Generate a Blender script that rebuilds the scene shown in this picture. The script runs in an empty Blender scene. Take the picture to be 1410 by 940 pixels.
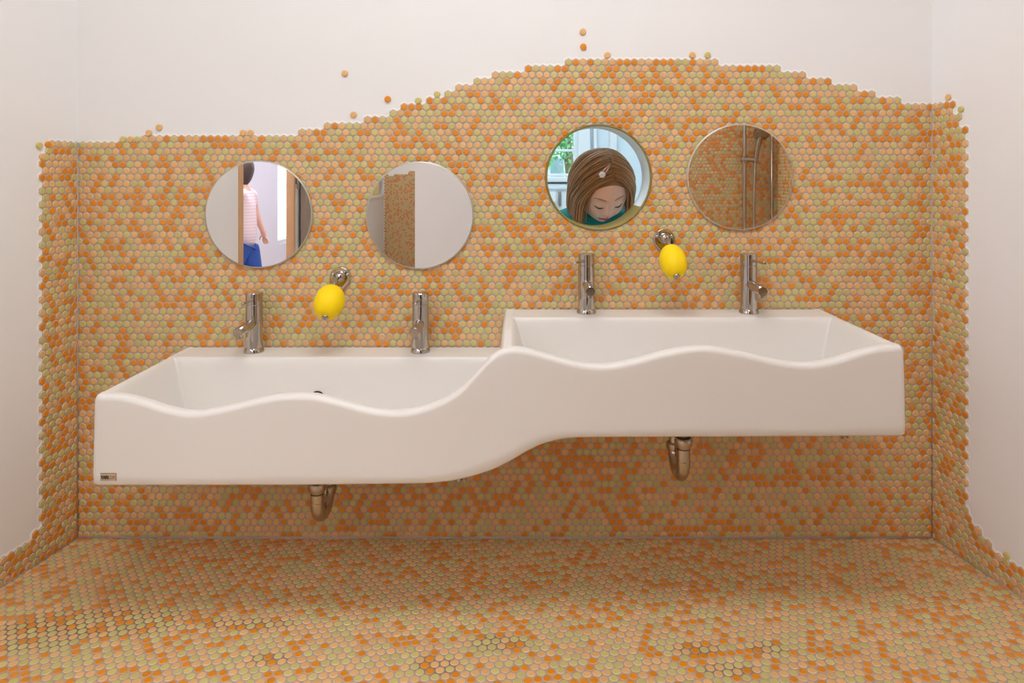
import bpy, bmesh, math, random
import numpy as np
from mathutils import Vector, Matrix

random.seed(7)
sc = bpy.context.scene
COL = sc.collection
PI = math.pi

# ------------------------------------------------------------------ picture -> place
VX, VY, PX, D = 717.0, 240.0, 0.002, 1.88     # vanishing point, metres per pixel on the sink wall, camera distance
CH = 1.002                                    # camera height
def at(px, py, d=0.0):
    k = (D - d) / D
    return Vector(((px - VX) * PX * k, -d, CH + (VY - py) * PX * k))

# ------------------------------------------------------------------ materials
def mat(name, col, rough=0.5, metal=0.0, spec=0.5, noise=0.0, nscale=40, bump=0.0, bscale=60, coat=0.0, emit=None, estr=0.0, island=0.0):
    m = bpy.data.materials.new(name); m.use_nodes = True
    nt = m.node_tree; b = nt.nodes['Principled BSDF']
    b.inputs['Base Color'].default_value = (*col, 1)
    b.inputs['Roughness'].default_value = rough
    b.inputs['Metallic'].default_value = metal
    b.inputs['Specular IOR Level'].default_value = spec
    b.inputs['Coat Weight'].default_value = coat
    if emit:
        b.inputs['Emission Color'].default_value = (*emit, 1); b.inputs['Emission Strength'].default_value = estr
    tc = nt.nodes.new('ShaderNodeTexCoord')
    src = None
    if noise:
        n = nt.nodes.new('ShaderNodeTexNoise'); n.inputs['Scale'].default_value = nscale; n.inputs['Detail'].default_value = 4
        nt.links.new(tc.outputs['Object'], n.inputs['Vector']); src = n.outputs['Fac']; amt = noise
    if island:
        g = nt.nodes.new('ShaderNodeNewGeometry'); src = g.outputs['Random Per Island']; amt = island
    if src:
        mr = nt.nodes.new('ShaderNodeMapRange'); mr.inputs['To Min'].default_value = 1 - amt; mr.inputs['To Max'].default_value = 1 + amt
        nt.links.new(src, mr.inputs['Value'])
        h = nt.nodes.new('ShaderNodeHueSaturation'); h.inputs['Color'].default_value = (*col, 1)
        nt.links.new(mr.outputs['Result'], h.inputs['Value']); nt.links.new(h.outputs['Color'], b.inputs['Base Color'])
    if bump:
        n2 = nt.nodes.new('ShaderNodeTexNoise'); n2.inputs['Scale'].default_value = bscale; n2.inputs['Detail'].default_value = 5
        nt.links.new(tc.outputs['Object'], n2.inputs['Vector'])
        bp = nt.nodes.new('ShaderNodeBump'); bp.inputs['Strength'].default_value = bump; bp.inputs['Distance'].default_value = 0.004
        nt.links.new(n2.outputs['Fac'], bp.inputs['Height']); nt.links.new(bp.outputs['Normal'], b.inputs['Normal'])
    return m

def grout_mat(name, col, dark, spots):
    m = mat(name, col, 0.85, noise=0.06, nscale=30)
    nt = m.node_tree; b = nt.nodes['Principled BSDF']; sock = b.inputs['Base Color'].links[0].from_socket
    tc = nt.nodes.new('ShaderNodeTexCoord'); n = nt.nodes.new('ShaderNodeTexNoise'); n.inputs['Scale'].default_value = 14; n.inputs['Detail'].default_value = 3
    nt.links.new(tc.outputs['Object'], n.inputs['Vector'])
    for (x, y, sx, sy) in spots:
        mp = nt.nodes.new('ShaderNodeMapping'); mp.vector_type = 'POINT'
        mp.inputs['Location'].default_value = (-x / sx, -y / sy, 0); mp.inputs['Scale'].default_value = (1 / sx, 1 / sy, 0)
        ln = nt.nodes.new('ShaderNodeVectorMath'); ln.operation = 'LENGTH'
        nt.links.new(tc.outputs['Object'], mp.inputs['Vector']); nt.links.new(mp.outputs['Vector'], ln.inputs[0])
        ad = nt.nodes.new('ShaderNodeMath'); ad.operation = 'ADD'; nt.links.new(ln.outputs['Value'], ad.inputs[0]); nt.links.new(n.outputs['Fac'], ad.inputs[1])
        r = nt.nodes.new('ShaderNodeMapRange'); r.inputs['From Min'].default_value = 1.25; r.inputs['From Max'].default_value = 1.7; r.inputs['To Min'].default_value = 0.5; r.inputs['To Max'].default_value = 0
        nt.links.new(ad.outputs['Value'], r.inputs['Value'])
        mx = nt.nodes.new('ShaderNodeMix'); mx.data_type = 'RGBA'
        nt.links.new(r.outputs['Result'], mx.inputs['Factor']); nt.links.new(sock, mx.inputs['A']); mx.inputs['B'].default_value = (*dark, 1)
        sock = mx.outputs['Result']
    nt.links.new(sock, b.inputs['Base Color'])
    return m

M = {}
M['plaster'] = mat('white_plaster', (0.855, 0.85, 0.855), 0.75, noise=0.015, nscale=6, bump=0.05, bscale=25)
M['ceiling'] = mat('ceiling_paint', (0.85, 0.83, 0.81), 0.85, noise=0.01)
M['orange'] = mat('orange_glaze', (0.74, 0.262, 0.014), 0.40, island=0.07)
M['peach'] = mat('peach_glaze', (0.75, 0.445, 0.185), 0.40, island=0.07)
M['green'] = mat('pistachio_glaze', (0.60, 0.51, 0.185), 0.40, island=0.07)
for k_, c_ in (('orange', (0.75, 0.33, 0.10)), ('peach', (0.75, 0.55, 0.33)), ('green', (0.65, 0.59, 0.33))):  # lighter bevels: edge highlight painted into the glaze colour
    M[k_ + 'edge'] = mat(k_ + '_glaze_highlight', c_, 0.42, island=0.05)
M['filler'] = mat('white_edge_filler', (0.88, 0.86, 0.84), 0.8, noise=0.02, nscale=60, bump=0.15, bscale=90)
M['grout'] = grout_mat('pinkish_grout', (0.53, 0.425, 0.36), (0.12, 0.08, 0.06), [])
M['floorgrout'] = grout_mat('worn_floor_grout', (0.47, 0.36, 0.29), (0.10, 0.065, 0.04), [(-0.93, -0.35, 0.22, 0.05), (-1.05, -0.40, 0.12, 0.05), (-0.60, -0.36, 0.10, 0.022), (-0.045, -0.42, 0.06, 0.03), (0.375, -0.44, 0.05, 0.022), (0.52, -0.44, 0.04, 0.022), (0.42, -0.50, 0.06, 0.02), (-0.52, -0.47, 0.05, 0.02), (-0.17, -0.49, 0.05, 0.03)])
M['basin'] = mat('mineral_cast', (0.78, 0.748, 0.71), 0.4, noise=0.012, nscale=5)
M['chrome'] = mat('polished_chrome', (0.53, 0.50, 0.475), 0.06, metal=1, noise=0.01)
M['chromedull'] = mat('brushed_chrome', (0.42, 0.36, 0.31), 0.22, metal=1, noise=0.04, nscale=80)
M['trapchrome'] = mat('worn_trap_chrome', (0.48, 0.41, 0.34), 0.16, metal=1, noise=0.05, nscale=25)
M['rubber'] = mat('dark_rubber', (0.02, 0.02, 0.022), 0.5, noise=0.05)
M['mirror'] = mat('silvered_glass', (0.83, 0.82, 0.80), 0.0, metal=1, noise=0.001)
M['mirroredge'] = mat('bevelled_glass_edge', (0.50, 0.48, 0.42), 0.35, metal=0.3, noise=0.01)
M['soap'] = mat('yellow_soap', (0.98, 0.69, 0.0), 0.55, spec=0.3, noise=0.05, nscale=22, bump=0.06, bscale=30)
M['badge'] = mat('badge_metal', (0.62, 0.50, 0.36), 0.3, metal=0.7, noise=0.03)
M['ink'] = mat('badge_dark_letters', (0.03, 0.02, 0.018), 0.5, noise=0.02)
M['inklight'] = mat('badge_brown_letters', (0.28, 0.15, 0.07), 0.5, noise=0.02)
M['skin'] = mat('skin', (0.90, 0.53, 0.385), 0.5, noise=0.04, nscale=20)
M['skin'].node_tree.nodes['Principled BSDF'].inputs['Subsurface Weight'].default_value = 0.15
M['skin'].node_tree.nodes['Principled BSDF'].inputs['Subsurface Radius'].default_value = (0.012, 0.005, 0.003)
M['lips'] = mat('lips', (0.62, 0.07, 0.075), 0.4, noise=0.05)
M['lash'] = mat('lashes', (0.05, 0.025, 0.015), 0.7, noise=0.05)
M['brow'] = mat('brow_hair', (0.50, 0.27, 0.16), 0.7, noise=0.05)
M['hair'] = mat('light_brown_hair', (0.33, 0.14, 0.04), 0.5, island=0.42)
M['darkhair'] = mat('dark_hair', (0.07, 0.045, 0.04), 0.6, noise=0.3, nscale=60)
M['teal'] = mat('teal_cotton', (0.0, 0.20, 0.17), 0.85, noise=0.08, nscale=50, bump=0.1)
M['jeans'] = mat('blue_denim', (0.03, 0.10, 0.42), 0.85, noise=0.1, nscale=60)
M['pink'] = mat('pink_hair_clip', (0.80, 0.42, 0.36), 0.4, noise=0.03)
M['pearl'] = mat('white_clip_flower', (0.85, 0.80, 0.76), 0.4, noise=0.03)
M['bluewall'] = mat('cool_white_paint', (0.76, 0.85, 0.90), 0.7, noise=0.01)
M['white'] = mat('white_lacquer', (0.82, 0.84, 0.86), 0.4, noise=0.01)
M['wood'] = mat('orange_wood_trim', (0.66, 0.40, 0.20), 0.45, noise=0.12, nscale=12)
M['door'] = mat('grey_brown_door', (0.36, 0.30, 0.25), 0.5, noise=0.05, nscale=8)
M['steel'] = mat('hinge_steel', (0.35, 0.33, 0.31), 0.3, metal=1, noise=0.03)
M['lilac'] = mat('lilac_white_paint', (0.82, 0.79, 0.86), 0.75, noise=0.01)
M['plainfloor'] = mat('beige_linoleum', (0.55, 0.45, 0.34), 0.5, noise=0.06, nscale=15)
M['towel'] = mat('pale_yellow_towel', (0.85, 0.72, 0.36), 0.9, noise=0.06, bump=0.2)
M['leaf'] = mat('garden_leaves', (0.22, 0.52, 0.27), 0.6, island=0.4)
M['bark'] = mat('bark', (0.25, 0.18, 0.12), 0.8, noise=0.2)
M['facade'] = mat('pale_house_render', (0.80, 0.84, 0.88), 0.8, noise=0.02)
M['darkpane'] = mat('house_window_pane', (0.25, 0.35, 0.42), 0.2, noise=0.02)
M['lamp'] = mat('lamp_diffuser', (0.9, 0.9, 0.9), 0.5, emit=(1, 0.96, 0.94), estr=2.0, noise=0.001)
M['lawn'] = mat('lawn', (0.2, 0.45, 0.15), 0.9, noise=0.2)

def stripe_mat():
    m = mat('pink_striped_cotton', (0.85, 0.78, 0.80), 0.85)
    nt = m.node_tree; b = nt.nodes['Principled BSDF']
    tc = nt.nodes.new('ShaderNodeTexCoord'); w = nt.nodes.new('ShaderNodeTexWave'); w.bands_direction = 'Z'; w.inputs['Scale'].default_value = 14
    nt.links.new(tc.outputs['Object'], w.inputs['Vector'])
    r = nt.nodes.new('ShaderNodeValToRGB'); r.color_ramp.elements[0].color = (0.86, 0.80, 0.83, 1); r.color_ramp.elements[1].color = (0.86, 0.62, 0.66, 1)
    r.color_ramp.elements[0].position = 0.55
    nt.links.new(w.outputs['Fac'], r.inputs['Fac']); nt.links.new(r.outputs['Color'], b.inputs['Base Color'])
    return m
M['stripe'] = stripe_mat()

def pane_mat():
    m = bpy.data.materials.new('window_glass'); m.use_nodes = True
    nt = m.node_tree; b = nt.nodes['Principled BSDF']
    b.inputs['Transmission Weight'].default_value = 1.0; b.inputs['Roughness'].default_value = 0.0; b.inputs['IOR'].default_value = 1.05
    n = nt.nodes.new('ShaderNodeTexNoise'); mr = nt.nodes.new('ShaderNodeMapRange'); mr.inputs['To Max'].default_value = 0.004
    nt.links.new(n.outputs['Fac'], mr.inputs['Value']); nt.links.new(mr.outputs['Result'], b.inputs['Roughness'])
    return m
M['pane'] = pane_mat()

# ------------------------------------------------------------------ object helpers
def tag(o, label=None, cat=None, group=None, kind=None):
    if label: o['label'] = label
    if cat: o['category'] = cat
    if group: o['group'] = group
    if kind: o['kind'] = kind
    return o

def mesh_obj(name, verts, faces, material, parent=None, smooth=True, mids=None):
    me = bpy.data.meshes.new(name)
    me.from_pydata([tuple(v) for v in verts], [], [tuple(f) for f in faces])
    for m in (material if isinstance(material, (list, tuple)) else [material]): me.materials.append(m)
    if mids is not None: me.polygons.foreach_set('material_index', np.asarray(mids, dtype=np.int32))
    me.polygons.foreach_set('use_smooth', np.full(len(me.polygons), smooth, dtype=bool))
    me.update()
    o = bpy.data.objects.new(name, me); COL.objects.link(o)
    if parent: o.parent = parent
    return o

def bm_obj(name, bm, material, parent=None, smooth=True, loc=None, angle=None):
    bmesh.ops.recalc_face_normals(bm, faces=bm.faces)
    me = bpy.data.meshes.new(name); bm.to_mesh(me); bm.free()
    for m in (material if isinstance(material, (list, tuple)) else [material]): me.materials.append(m)
    for p in me.polygons: p.use_smooth = smooth
    if smooth and angle: me.set_sharp_from_angle(angle=math.radians(angle))
    o = bpy.data.objects.new(name, me); COL.objects.link(o)
    if parent: o.parent = parent
    if loc is not None: o.location = loc
    return o

def empty(name, loc, label, cat, group=None):
    o = bpy.data.objects.new(name, None); o.location = loc; o.empty_display_size = 0.05; COL.objects.link(o)
    return tag(o, label, cat, group)

def box(bm, x0, x1, y0, y1, z0, z1, bev=0.0):
    vs = [bm.verts.new((x, y, z)) for x in (x0, x1) for y in (y0, y1) for z in (z0, z1)]
    fs = [bm.faces.new([vs[i] for i in q]) for q in ((0, 1, 3, 2), (4, 6, 7, 5), (0, 4, 5, 1), (2, 3, 7, 6), (0, 2, 6, 4), (1, 5, 7, 3))]
    if bev:
        es = list({e for f in fs for e in f.edges})
        bmesh.ops.bevel(bm, geom=es, offset=bev, segments=3, affect='EDGES', profile=0.5)

def boxes(name, lst, material, parent=None, bev=0.0):
    bm = bmesh.new()
    for b in lst: box(bm, *b, bev=bev)
    return bm_obj(name, bm, material, parent, smooth=bool(bev), angle=35 if bev else None)

def lathe(bm, prof, seg=40, mtx=Matrix()):
    """prof: (r, h) from start to end around local Z; closed with caps where r is 0."""
    rings = []
    for r, h in prof:
        if r < 1e-6: rings.append([bm.verts.new(mtx @ Vector((0, 0, h)))])
        else: rings.append([bm.verts.new(mtx @ Vector((r * math.cos(2 * PI * i / seg), r * math.sin(2 * PI * i / seg), h))) for i in range(seg)])
    for a, b in zip(rings, rings[1:]):
        for i in range(seg):
            j = (i + 1) % seg
            if len(a) == 1 and len(b) == 1: continue
            if len(a) == 1: bm.faces.new((a[0], b[i], b[j]))
            elif len(b) == 1: bm.faces.new((a[i], b[0], a[j]))
            else: bm.faces.new((a[i], b[i], b[j], a[j]))

def aim(p, direction):
    """Matrix placing local +Z along direction at p."""
    q = Vector(direction).normalized().to_track_quat('Z', 'Y')
    return Matrix.Translation(Vector(p)) @ q.to_matrix().to_4x4()

def tube(bm, pts, rad, seg=16, cap=True, squash=1.0, up=None):
    pts = [Vector(p) for p in pts]; n = len(pts)
    rads = rad if isinstance(rad, (list, tuple)) else [rad] * n
    nrm = None; rings = []
    for i in range(n):
        t = (pts[min(i + 1, n - 1)] - pts[max(i - 1, 0)]).normalized()
        if nrm is None:
            ref = Vector(up) if up is not None else (Vector((0, 0, 1)) if abs(t.z) < 0.9 else Vector((1, 0, 0)))
            nrm = (ref - t * ref.dot(t)).normalized()
        else:
            nrm = (nrm - t * nrm.dot(t)).normalized()
        b = t.cross(nrm)
        rings.append([bm.verts.new(pts[i] + (nrm * math.cos(2 * PI * k / seg) * squash + b * math.sin(2 * PI * k / seg)) * rads[i]) for k in range(seg)])
    for a, b in zip(rings, rings[1:]):
        for k in range(seg):
            j = (k + 1) % seg
            bm.faces.new((a[k], b[k], b[j], a[j]))
    if cap:
        bm.faces.new(rings[0][::-1]); bm.faces.new(rings[-1])

def arc(c, r, a0, a1, n, ex, ey):
    c, ex, ey = Vector(c), Vector(ex), Vector(ey)
    return [c + ex * (r * math.cos(a0 + (a1 - a0) * i / n)) + ey * (r * math.sin(a0 + (a1 - a0) * i / n)) for i in range(n + 1)]

# ------------------------------------------------------------------ camera
cam = bpy.data.cameras.new('camera'); co = bpy.data.objects.new('camera', cam); COL.objects.link(co)
co.location = (0, -D, CH); co.rotation_euler = (PI / 2, 0, 0)
cam.sensor_width = 36; cam.lens = 36 * 940 / 1410
cam.shift_x = -(VX - 705) / 1410; cam.shift_y = -(470 - VY) / 1410
cam.clip_start = 0.01
sc.camera = co

# ------------------------------------------------------------------ the penny-round mosaic
PITCH, ROWH, TR = 0.0201, 0.01756, 0.0088
NS = 14
_ang = np.arange(NS) * 2 * PI / NS
_prof = [(TR, 0.0006), (TR, 0.0024), (TR * 0.92, 0.0031), (TR * 0.76, 0.0033)]
def mosaic(name, org, u, v, inside, urange, vrange, parent, warp=None, rot=0.0, gmat='grout', phase=0.0, weights=(0.29, 0.39, 0.32), seed=1, filler=None, sink=0.0):
    """One surface of round tiles: tile k sits at org + u*a + v*b; n = outward. warp moves (a, b) so cut tiles end at an edge."""
    rnd = random.Random(seed)
    org, u, v = (np.array(t, dtype=float) for t in (org, u, v)); n = np.cross(u, v)
    ca, sa = math.cos(rot), math.sin(rot)
    span = max(abs(urange[0]), abs(urange[1])) + max(abs(vrange[0]), abs(vrange[1]))
    cs = []
    if rot == 0:
        r = 0; b = vrange[0] + 0.0104
        while b < vrange[1]:
            a = urange[0] - PITCH + ((r % 2) * PITCH / 2 + phase)
            while a < urange[1] + PITCH:
                cs.append((a, b)); a += PITCH
            r += 1; b += ROWH
    else:
        R = int(span / ROWH) + 2
        for r in range(-R, R):
            for c in range(-R, R):
                p, q = c * PITCH + (r % 2) * PITCH / 2, r * ROWH
                cs.append((p * ca - q * sa, p * sa + q * ca))
    cs = [c for c in cs if inside(*c)]
    vs, fs, mi = [], [], []
    gv, gf = [], []
    base = 0
    w = warp or (lambda A, B: (A, B))
    for (a, b) in cs:
        A = np.concatenate([a + r * np.cos(_ang) for r, h in _prof]); B = np.concatenate([b + r * np.sin(_ang) for r, h in _prof])
        H = np.concatenate([np.full(NS, h) for r, h in _prof])
        A2, B2 = w(A.copy(), B.copy())
        ringA = A2[:NS]; ringB = B2[:NS]
        if (ringA.max() - ringA.min()) < 0.003 or (ringB.max() - ringB.min()) < 0.003: continue
        jit = rnd.uniform(-0.00025, 0.00025)
        vs.append(org + np.outer(A2, u) + np.outer(B2, v) + np.outer(H + jit - sink, n))
        m = rnd.choices((0, 1, 2), weights)[0]
        for k in range(len(_prof) - 1):
            o0, o1 = base + k * NS, base + (k + 1) * NS
            for i in range(NS):
                j = (i + 1) % NS
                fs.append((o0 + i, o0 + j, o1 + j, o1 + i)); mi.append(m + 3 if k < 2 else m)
        fs.append(tuple(range(base + 3 * NS, base + 4 * NS))); mi.append(m)
        base += 4 * NS
        # grout: a hexagon a little larger than the cell
        ha = np.radians(30 + 60 * np.arange(6)) + rot
        rr = PITCH / math.sqrt(3) * 1.03
        A3, B3 = w(a + rr * np.cos(ha), b + rr * np.sin(ha))
        g0 = len(gv) * 6
        gv.append(org + np.outer(A3, u) + np.outer(B3, v) + n * (0.0014 + rnd.uniform(-1, 1) * 0.00004))
        gf.append(tuple(range(g0, g0 + 6)))
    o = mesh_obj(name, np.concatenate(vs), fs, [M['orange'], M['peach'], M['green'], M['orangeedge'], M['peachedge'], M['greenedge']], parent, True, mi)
    if filler:
        P_ = np.array(cs); ev, ef = [], []
        for (a, b) in cs:
            if ((np.hypot(P_[:, 0] - a, P_[:, 1] - b) < PITCH * 1.25).sum()) >= 7: continue
            if not filler(a, b): continue
            t = np.linspace(0, 2 * PI, 24, endpoint=False); e0 = len(ev) * 48
            A4, B4 = w(a + 0.0158 * np.cos(t), b + 0.0158 * np.sin(t)); A5, B5 = w(a + 0.0128 * np.cos(t), b + 0.0128 * np.sin(t))
            ev.append(np.concatenate([org + np.outer(A4, u) + np.outer(B4, v) + n * 0.0001, org + np.outer(A5, u) + np.outer(B5, v) + n * (0.0012 + rnd.uniform(-1, 1) * 0.00005)]))
            for i in range(24): ef.append((e0 + i, e0 + (i + 1) % 24, e0 + 24 + (i + 1) % 24, e0 + 24 + i))
            ef.append(tuple(range(e0 + 24, e0 + 48)))
        mesh_obj('plaster_edge', np.concatenate(ev), ef, M['filler'], parent, True)
    g = mesh_obj('grout', np.concatenate(gv), gf, M[gmat], parent, False)
    return o

XL, XR = (106.5 - VX) * PX, (1284 - VX) * PX      # corners of the sink wall
HC = at(824, 244); HR = 0.146                     # the peep hole
WT = 0.13                                         # wall thickness
ZC = 2.6

# wall_back: a slab with a round hole through it
def wall_with_hole():
    bm = bmesh.new(); N = 96
    def ring(y):
        outer = [(XL - 0.2, 0), (XR + 0.2, 0), (XR + 0.2, ZC), (XL - 0.2, ZC)]
        ov = [bm.verts.new((x, y, z)) for x, z in outer]
        iv = [bm.verts.new((HC.x + HR * math.cos(2 * PI * i / N), y, HC.z + HR * math.sin(2 * PI * i / N))) for i in range(N)]
        return ov, iv
    faces = []
    rr = []
    for y in (0.0, WT):
        ov, iv = ring(y); rr.append((ov, iv))
        # corner fans: bridge the circle to the rectangle
        ang = [math.atan2(v.co.z - HC.z, v.co.x - HC.x) % (2 * PI) for v in ov]
        order = sorted(range(4), key=lambda i: ang[i])
        for q in range(4):
            c0, c1 = ov[order[q]], ov[order[(q + 1) % 4]]
            a0, a1 = ang[order[q]], ang[order[(q + 1) % 4]]
            if a1 < a0: a1 += 2 * PI
            i0, i1 = round(a0 / (2 * PI) * N), round(a1 / (2 * PI) * N)
            mid = (i0 + i1) // 2
            for i in range(i0, i1):
                bm.faces.new((iv[i % N], iv[(i + 1) % N], c0 if i < mid else c1))
            bm.faces.new((iv[mid % N], c1, c0))
    (o0, i0), (o1, i1) = rr
    for i in range(4):
        j = (i + 1) % 4; bm.faces.new((o0[i], o0[j], o1[j], o1[i]))
    for i in range(N):
        j = (i + 1) % N; bm.faces.new((i0[i], i1[i], i1[j], i0[j]))
    return bm_obj('wall_back', bm, M['plaster'], smooth=False)
wall_back = tag(wall_with_hole(), kind='structure')

# reveal lining of the hole: white painted sleeve with a yellow-green edge bead
bm = bmesh.new()
mt = Matrix.Translation((HC.x, 0, HC.z)) @ Matrix.Rotation(PI / 2, 4, 'X')
lathe(bm, [(HR + 0.0005, 0.0045), (HR - 0.0025, 0.0045), (HR - 0.003, 0.003), (HR - 0.003, -WT - 0.002), (HR + 0.0005, -WT - 0.002)], 96, mt)
rv = bm_obj('trim_1', bm, M['bluewall'], smooth=True, angle=40); tag(rv, kind='structure')
bm = bmesh.new()
tube(bm, [Vector((HC.x + (HR - 0.0022) * math.cos(t), -0.0030, HC.z + (HR - 0.0022) * math.sin(t))) for t in np.linspace(0, 2 * PI, 97)], 0.0032, 10, cap=False)
M['bead'] = mat('yellow_green_edge_bead', (0.27, 0.21, 0.045), 0.5, noise=0.05)
bm_obj('edge_bead', bm, M['bead'], rv)
bm = bmesh.new(); rows = []  # olive strip along the lower arc of the reveal
for t in np.linspace(math.radians(222), math.radians(325), 40):
    c_, s_ = math.cos(t), math.sin(t)
    rows.append([bm.verts.new((HC.x + q * c_, y, HC.z + q * s_)) for q, y in ((HR - 0.0030, -0.002), (HR - 0.0044, -0.002), (HR - 0.0044, WT), (HR - 0.0030, WT))])
for a_, b_ in zip(rows, rows[1:]):
    for i in range(4): bm.faces.new((a_[i], a_[(i + 1) % 4], b_[(i + 1) % 4], b_[i]))
bm.faces.new(rows[0]); bm.faces.new(rows[-1])
bm_obj('olive_lower_arc', bm, M['bead'], rv, angle=40)

TOP = [(100, 197), (194, 197), (195, 188), (351, 188), (352, 182), (413, 182), (414, 174), (450, 174), (451, 166), (496, 166), (497, 158), (532, 158),
       (533, 149.5), (553, 149.5), (554, 141), (583, 141), (584, 132), (608, 132), (609, 123), (622, 123), (623, 114), (648, 114), (649, 106), (673, 106), (674, 98.5),
       (719, 98.5), (720, 89.5), (776, 89.5), (777, 81), (984, 81), (985, 89), (1078, 89), (1079, 98), (1112, 98), (1113, 107), (1148, 107), (1149, 116), (1183, 116),
       (1184, 124.6), (1208, 124.6), (1209, 133), (1243, 133), (1244, 141.7), (1300, 141.7)]
_tx, _ty = [p[0] for p in TOP], [p[1] for p in TOP]
def in_back(a, b):
    px, py = VX + a / PX, 741 - b / PX
    if px < 104 or px > 1287: return False
    if math.hypot(a - HC.x, b - HC.z) < HR - 0.004: return False
    return py > np.interp(px, _tx, _ty) + 3.2
def warp_back(A, B):
    A = np.clip(A, XL + 0.0035, XR - 0.0035); B = np.maximum(B, 0.004)
    dx, dz = A - HC.x, B - HC.z; r = np.hypot(dx, dz); f = np.where(r < HR + 0.001, (HR + 0.001) / np.maximum(r, 1e-6), 1.0)
    return HC.x + dx * f, HC.z + dz * f
mosaic('round_tiles', (0, 0, 0), (1, 0, 0), (0, 0, 1), in_back, (XL, XR), (0, 1.4), wall_back, warp_back, phase=0.006, seed=3, filler=lambda a, b: b > 1.0 and XL + 0.02 < a < XR - 0.02 and math.hypot(a - HC.x, b - HC.z) > 0.2)

# side walls flare outwards towards the camera
FL, FR = 0.173, 0.188
uL = Vector((FL, 1, 0)).normalized()        # along the left wall towards the corner, outward normal = u x z
uR = Vector((FR, -1, 0)).normalized()       # along the right wall away from the corner
LE, RE = 1.9, 1.80                          # depth reached by the flared pieces
def slab(name, p0, p1, thick_dir, t, z0, z1, m, kind='structure'):
    p0, p1, td = Vector(p0), Vector(p1), Vector(thick_dir).normalized() * t
    bm = bmesh.new()
    vs = [bm.verts.new((q.x, q.y, z)) for z in (z0, z1) for q in (p0, p1, p1 + td, p0 + td)]
    for f in ((0, 1, 2, 3), (4, 7, 6, 5), (0, 4, 5, 1), (1, 5, 6, 2), (2, 6, 7, 3), (3, 7, 4, 0)): bm.faces.new([vs[i] for i in f])
    o = bm_obj(name, bm, m, smooth=False)
    return tag(o, kind=kind)
LX = XL - FL * LE
wall_left = slab('wall_left', (XL, 0, 0), (LX, -LE, 0), (-1, FL, 0), 0.12, 0, ZC, M['plaster'])
RX = XR + FR * RE
wall_right = slab('wall_right', (XR, 0, 0), (RX, -RE, 0), (1, FR, 0), 0.12, 0, ZC, M['plaster'])

def d_on(px, side):
    x0, f = (XL, -FL) if side < 0 else (XR, FR)
    X = (px - VX) * PX
    return (X - x0) / (f + X / D)
def zz(py, d): return CH + (VY - py) * PX * (D - d) / D
nL, nR = math.sqrt(1 + FL * FL), math.sqrt(1 + FR * FR)
# left mosaic: a runs from 0 at the corner to -s
def in_left(a, b):
    s = -a
    if s < -0.005 or s > 0.62: return False
    top = 1.083 - (0.018 if s > 0.1 else 0)
    if (s > 0.085 and b > 1.07) or (s > 0.105 and b > 1.04): return False
    edge = 0.122 + 0.004 * math.sin(b * 60) * 0
    return (s < edge and b < top) or b < 0.074 + (0.012 if s < 0.145 else 0)
mosaic('round_tiles', (XL, 0, 0), uL, (0, 0, 1), in_left, (-0.62, 0.0), (0, 1.09), wall_left,
       lambda A, B: (np.minimum(A, -0.0035), np.maximum(B, 0.004)), phase=0.004, seed=11, weights=(0.32, 0.36, 0.32), filler=lambda a, b: a < -0.02 and b > 0.05)
RP = [(0.0, 1.19), (0.106, 1.19), (0.108, 0.16), (0.125, 0.13), (0.140, 0.107), (0.161, 0.099), (0.176, 0.086), (0.195, 0.076), (0.237, 0.074), (0.272, 0.071), (0.7, 0.071)]
def in_right(a, b):
    if a < -0.005 or a > 0.62: return False
    if b > 1.19: return False
    if a > 0.076 and b > 1.165: return False
    if a > 0.094 and b > 1.13: return False
    return b < np.interp(a / nR, [p[0] for p in RP], [p[1] for p in RP]) + (0.0 if a > 0.108 * nR else 0.0) or (a < 0.112 and b < 1.19)
mosaic('round_tiles', (XR, 0, 0), uR, (0, 0, 1), in_right, (0.0, 0.62), (0, 1.2), wall_right,
       lambda A, B: (np.maximum(A, 0.0035), np.maximum(B, 0.004)), phase=0.0, seed=12, filler=lambda a, b: a > 0.02 and b > 0.045)
# shower corner: tiled end of the right wall and the stub wall behind it
def in_rs(a, b): return 1.15 < a < RE * nR - 0.004 and b < 1.95
mosaic('round_tiles', (XR, 0, 0), uR, (0, 0, 1), in_rs, (1.15, RE * nR), (0, 1.95), wall_right,
       lambda A, B: (np.minimum(A, RE * nR - 0.004), np.maximum(B, 0.003)), seed=15)
SY = -1.78
wall_shower = slab('wall_shower', (0.62, SY, 0), (1.75, SY, 0), (0, -1, 0), 0.12, 0, ZC, M['plaster'])
mosaic('round_tiles', (0, SY, 0), (-1, 0, 0), (0, 0, 1), lambda a, b: -RX + 0.005 < a < -0.62 and b < 1.95, (-RX, -0.62), (0, 1.95), wall_shower,
       lambda A, B: (np.clip(A, -RX + 0.004, -0.622), np.maximum(B, 0.003)), seed=16)

pier = boxes('wall_shower_pier', [(1.355, 1.46, SY + 0.001, -1.46, 0, ZC)], M['plaster']); tag(pier, kind='structure')
mosaic('round_tiles', (1.355, SY, 0), (0, -1, 0), (0, 0, 1), lambda a, b: -0.32 < a < -0.004 and b < 1.95, (-0.32, 0.0), (0, 1.95), pier,
       lambda A, B: (np.clip(A, -0.319, -0.005), np.maximum(B, 0.003)), seed=17)
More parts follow.
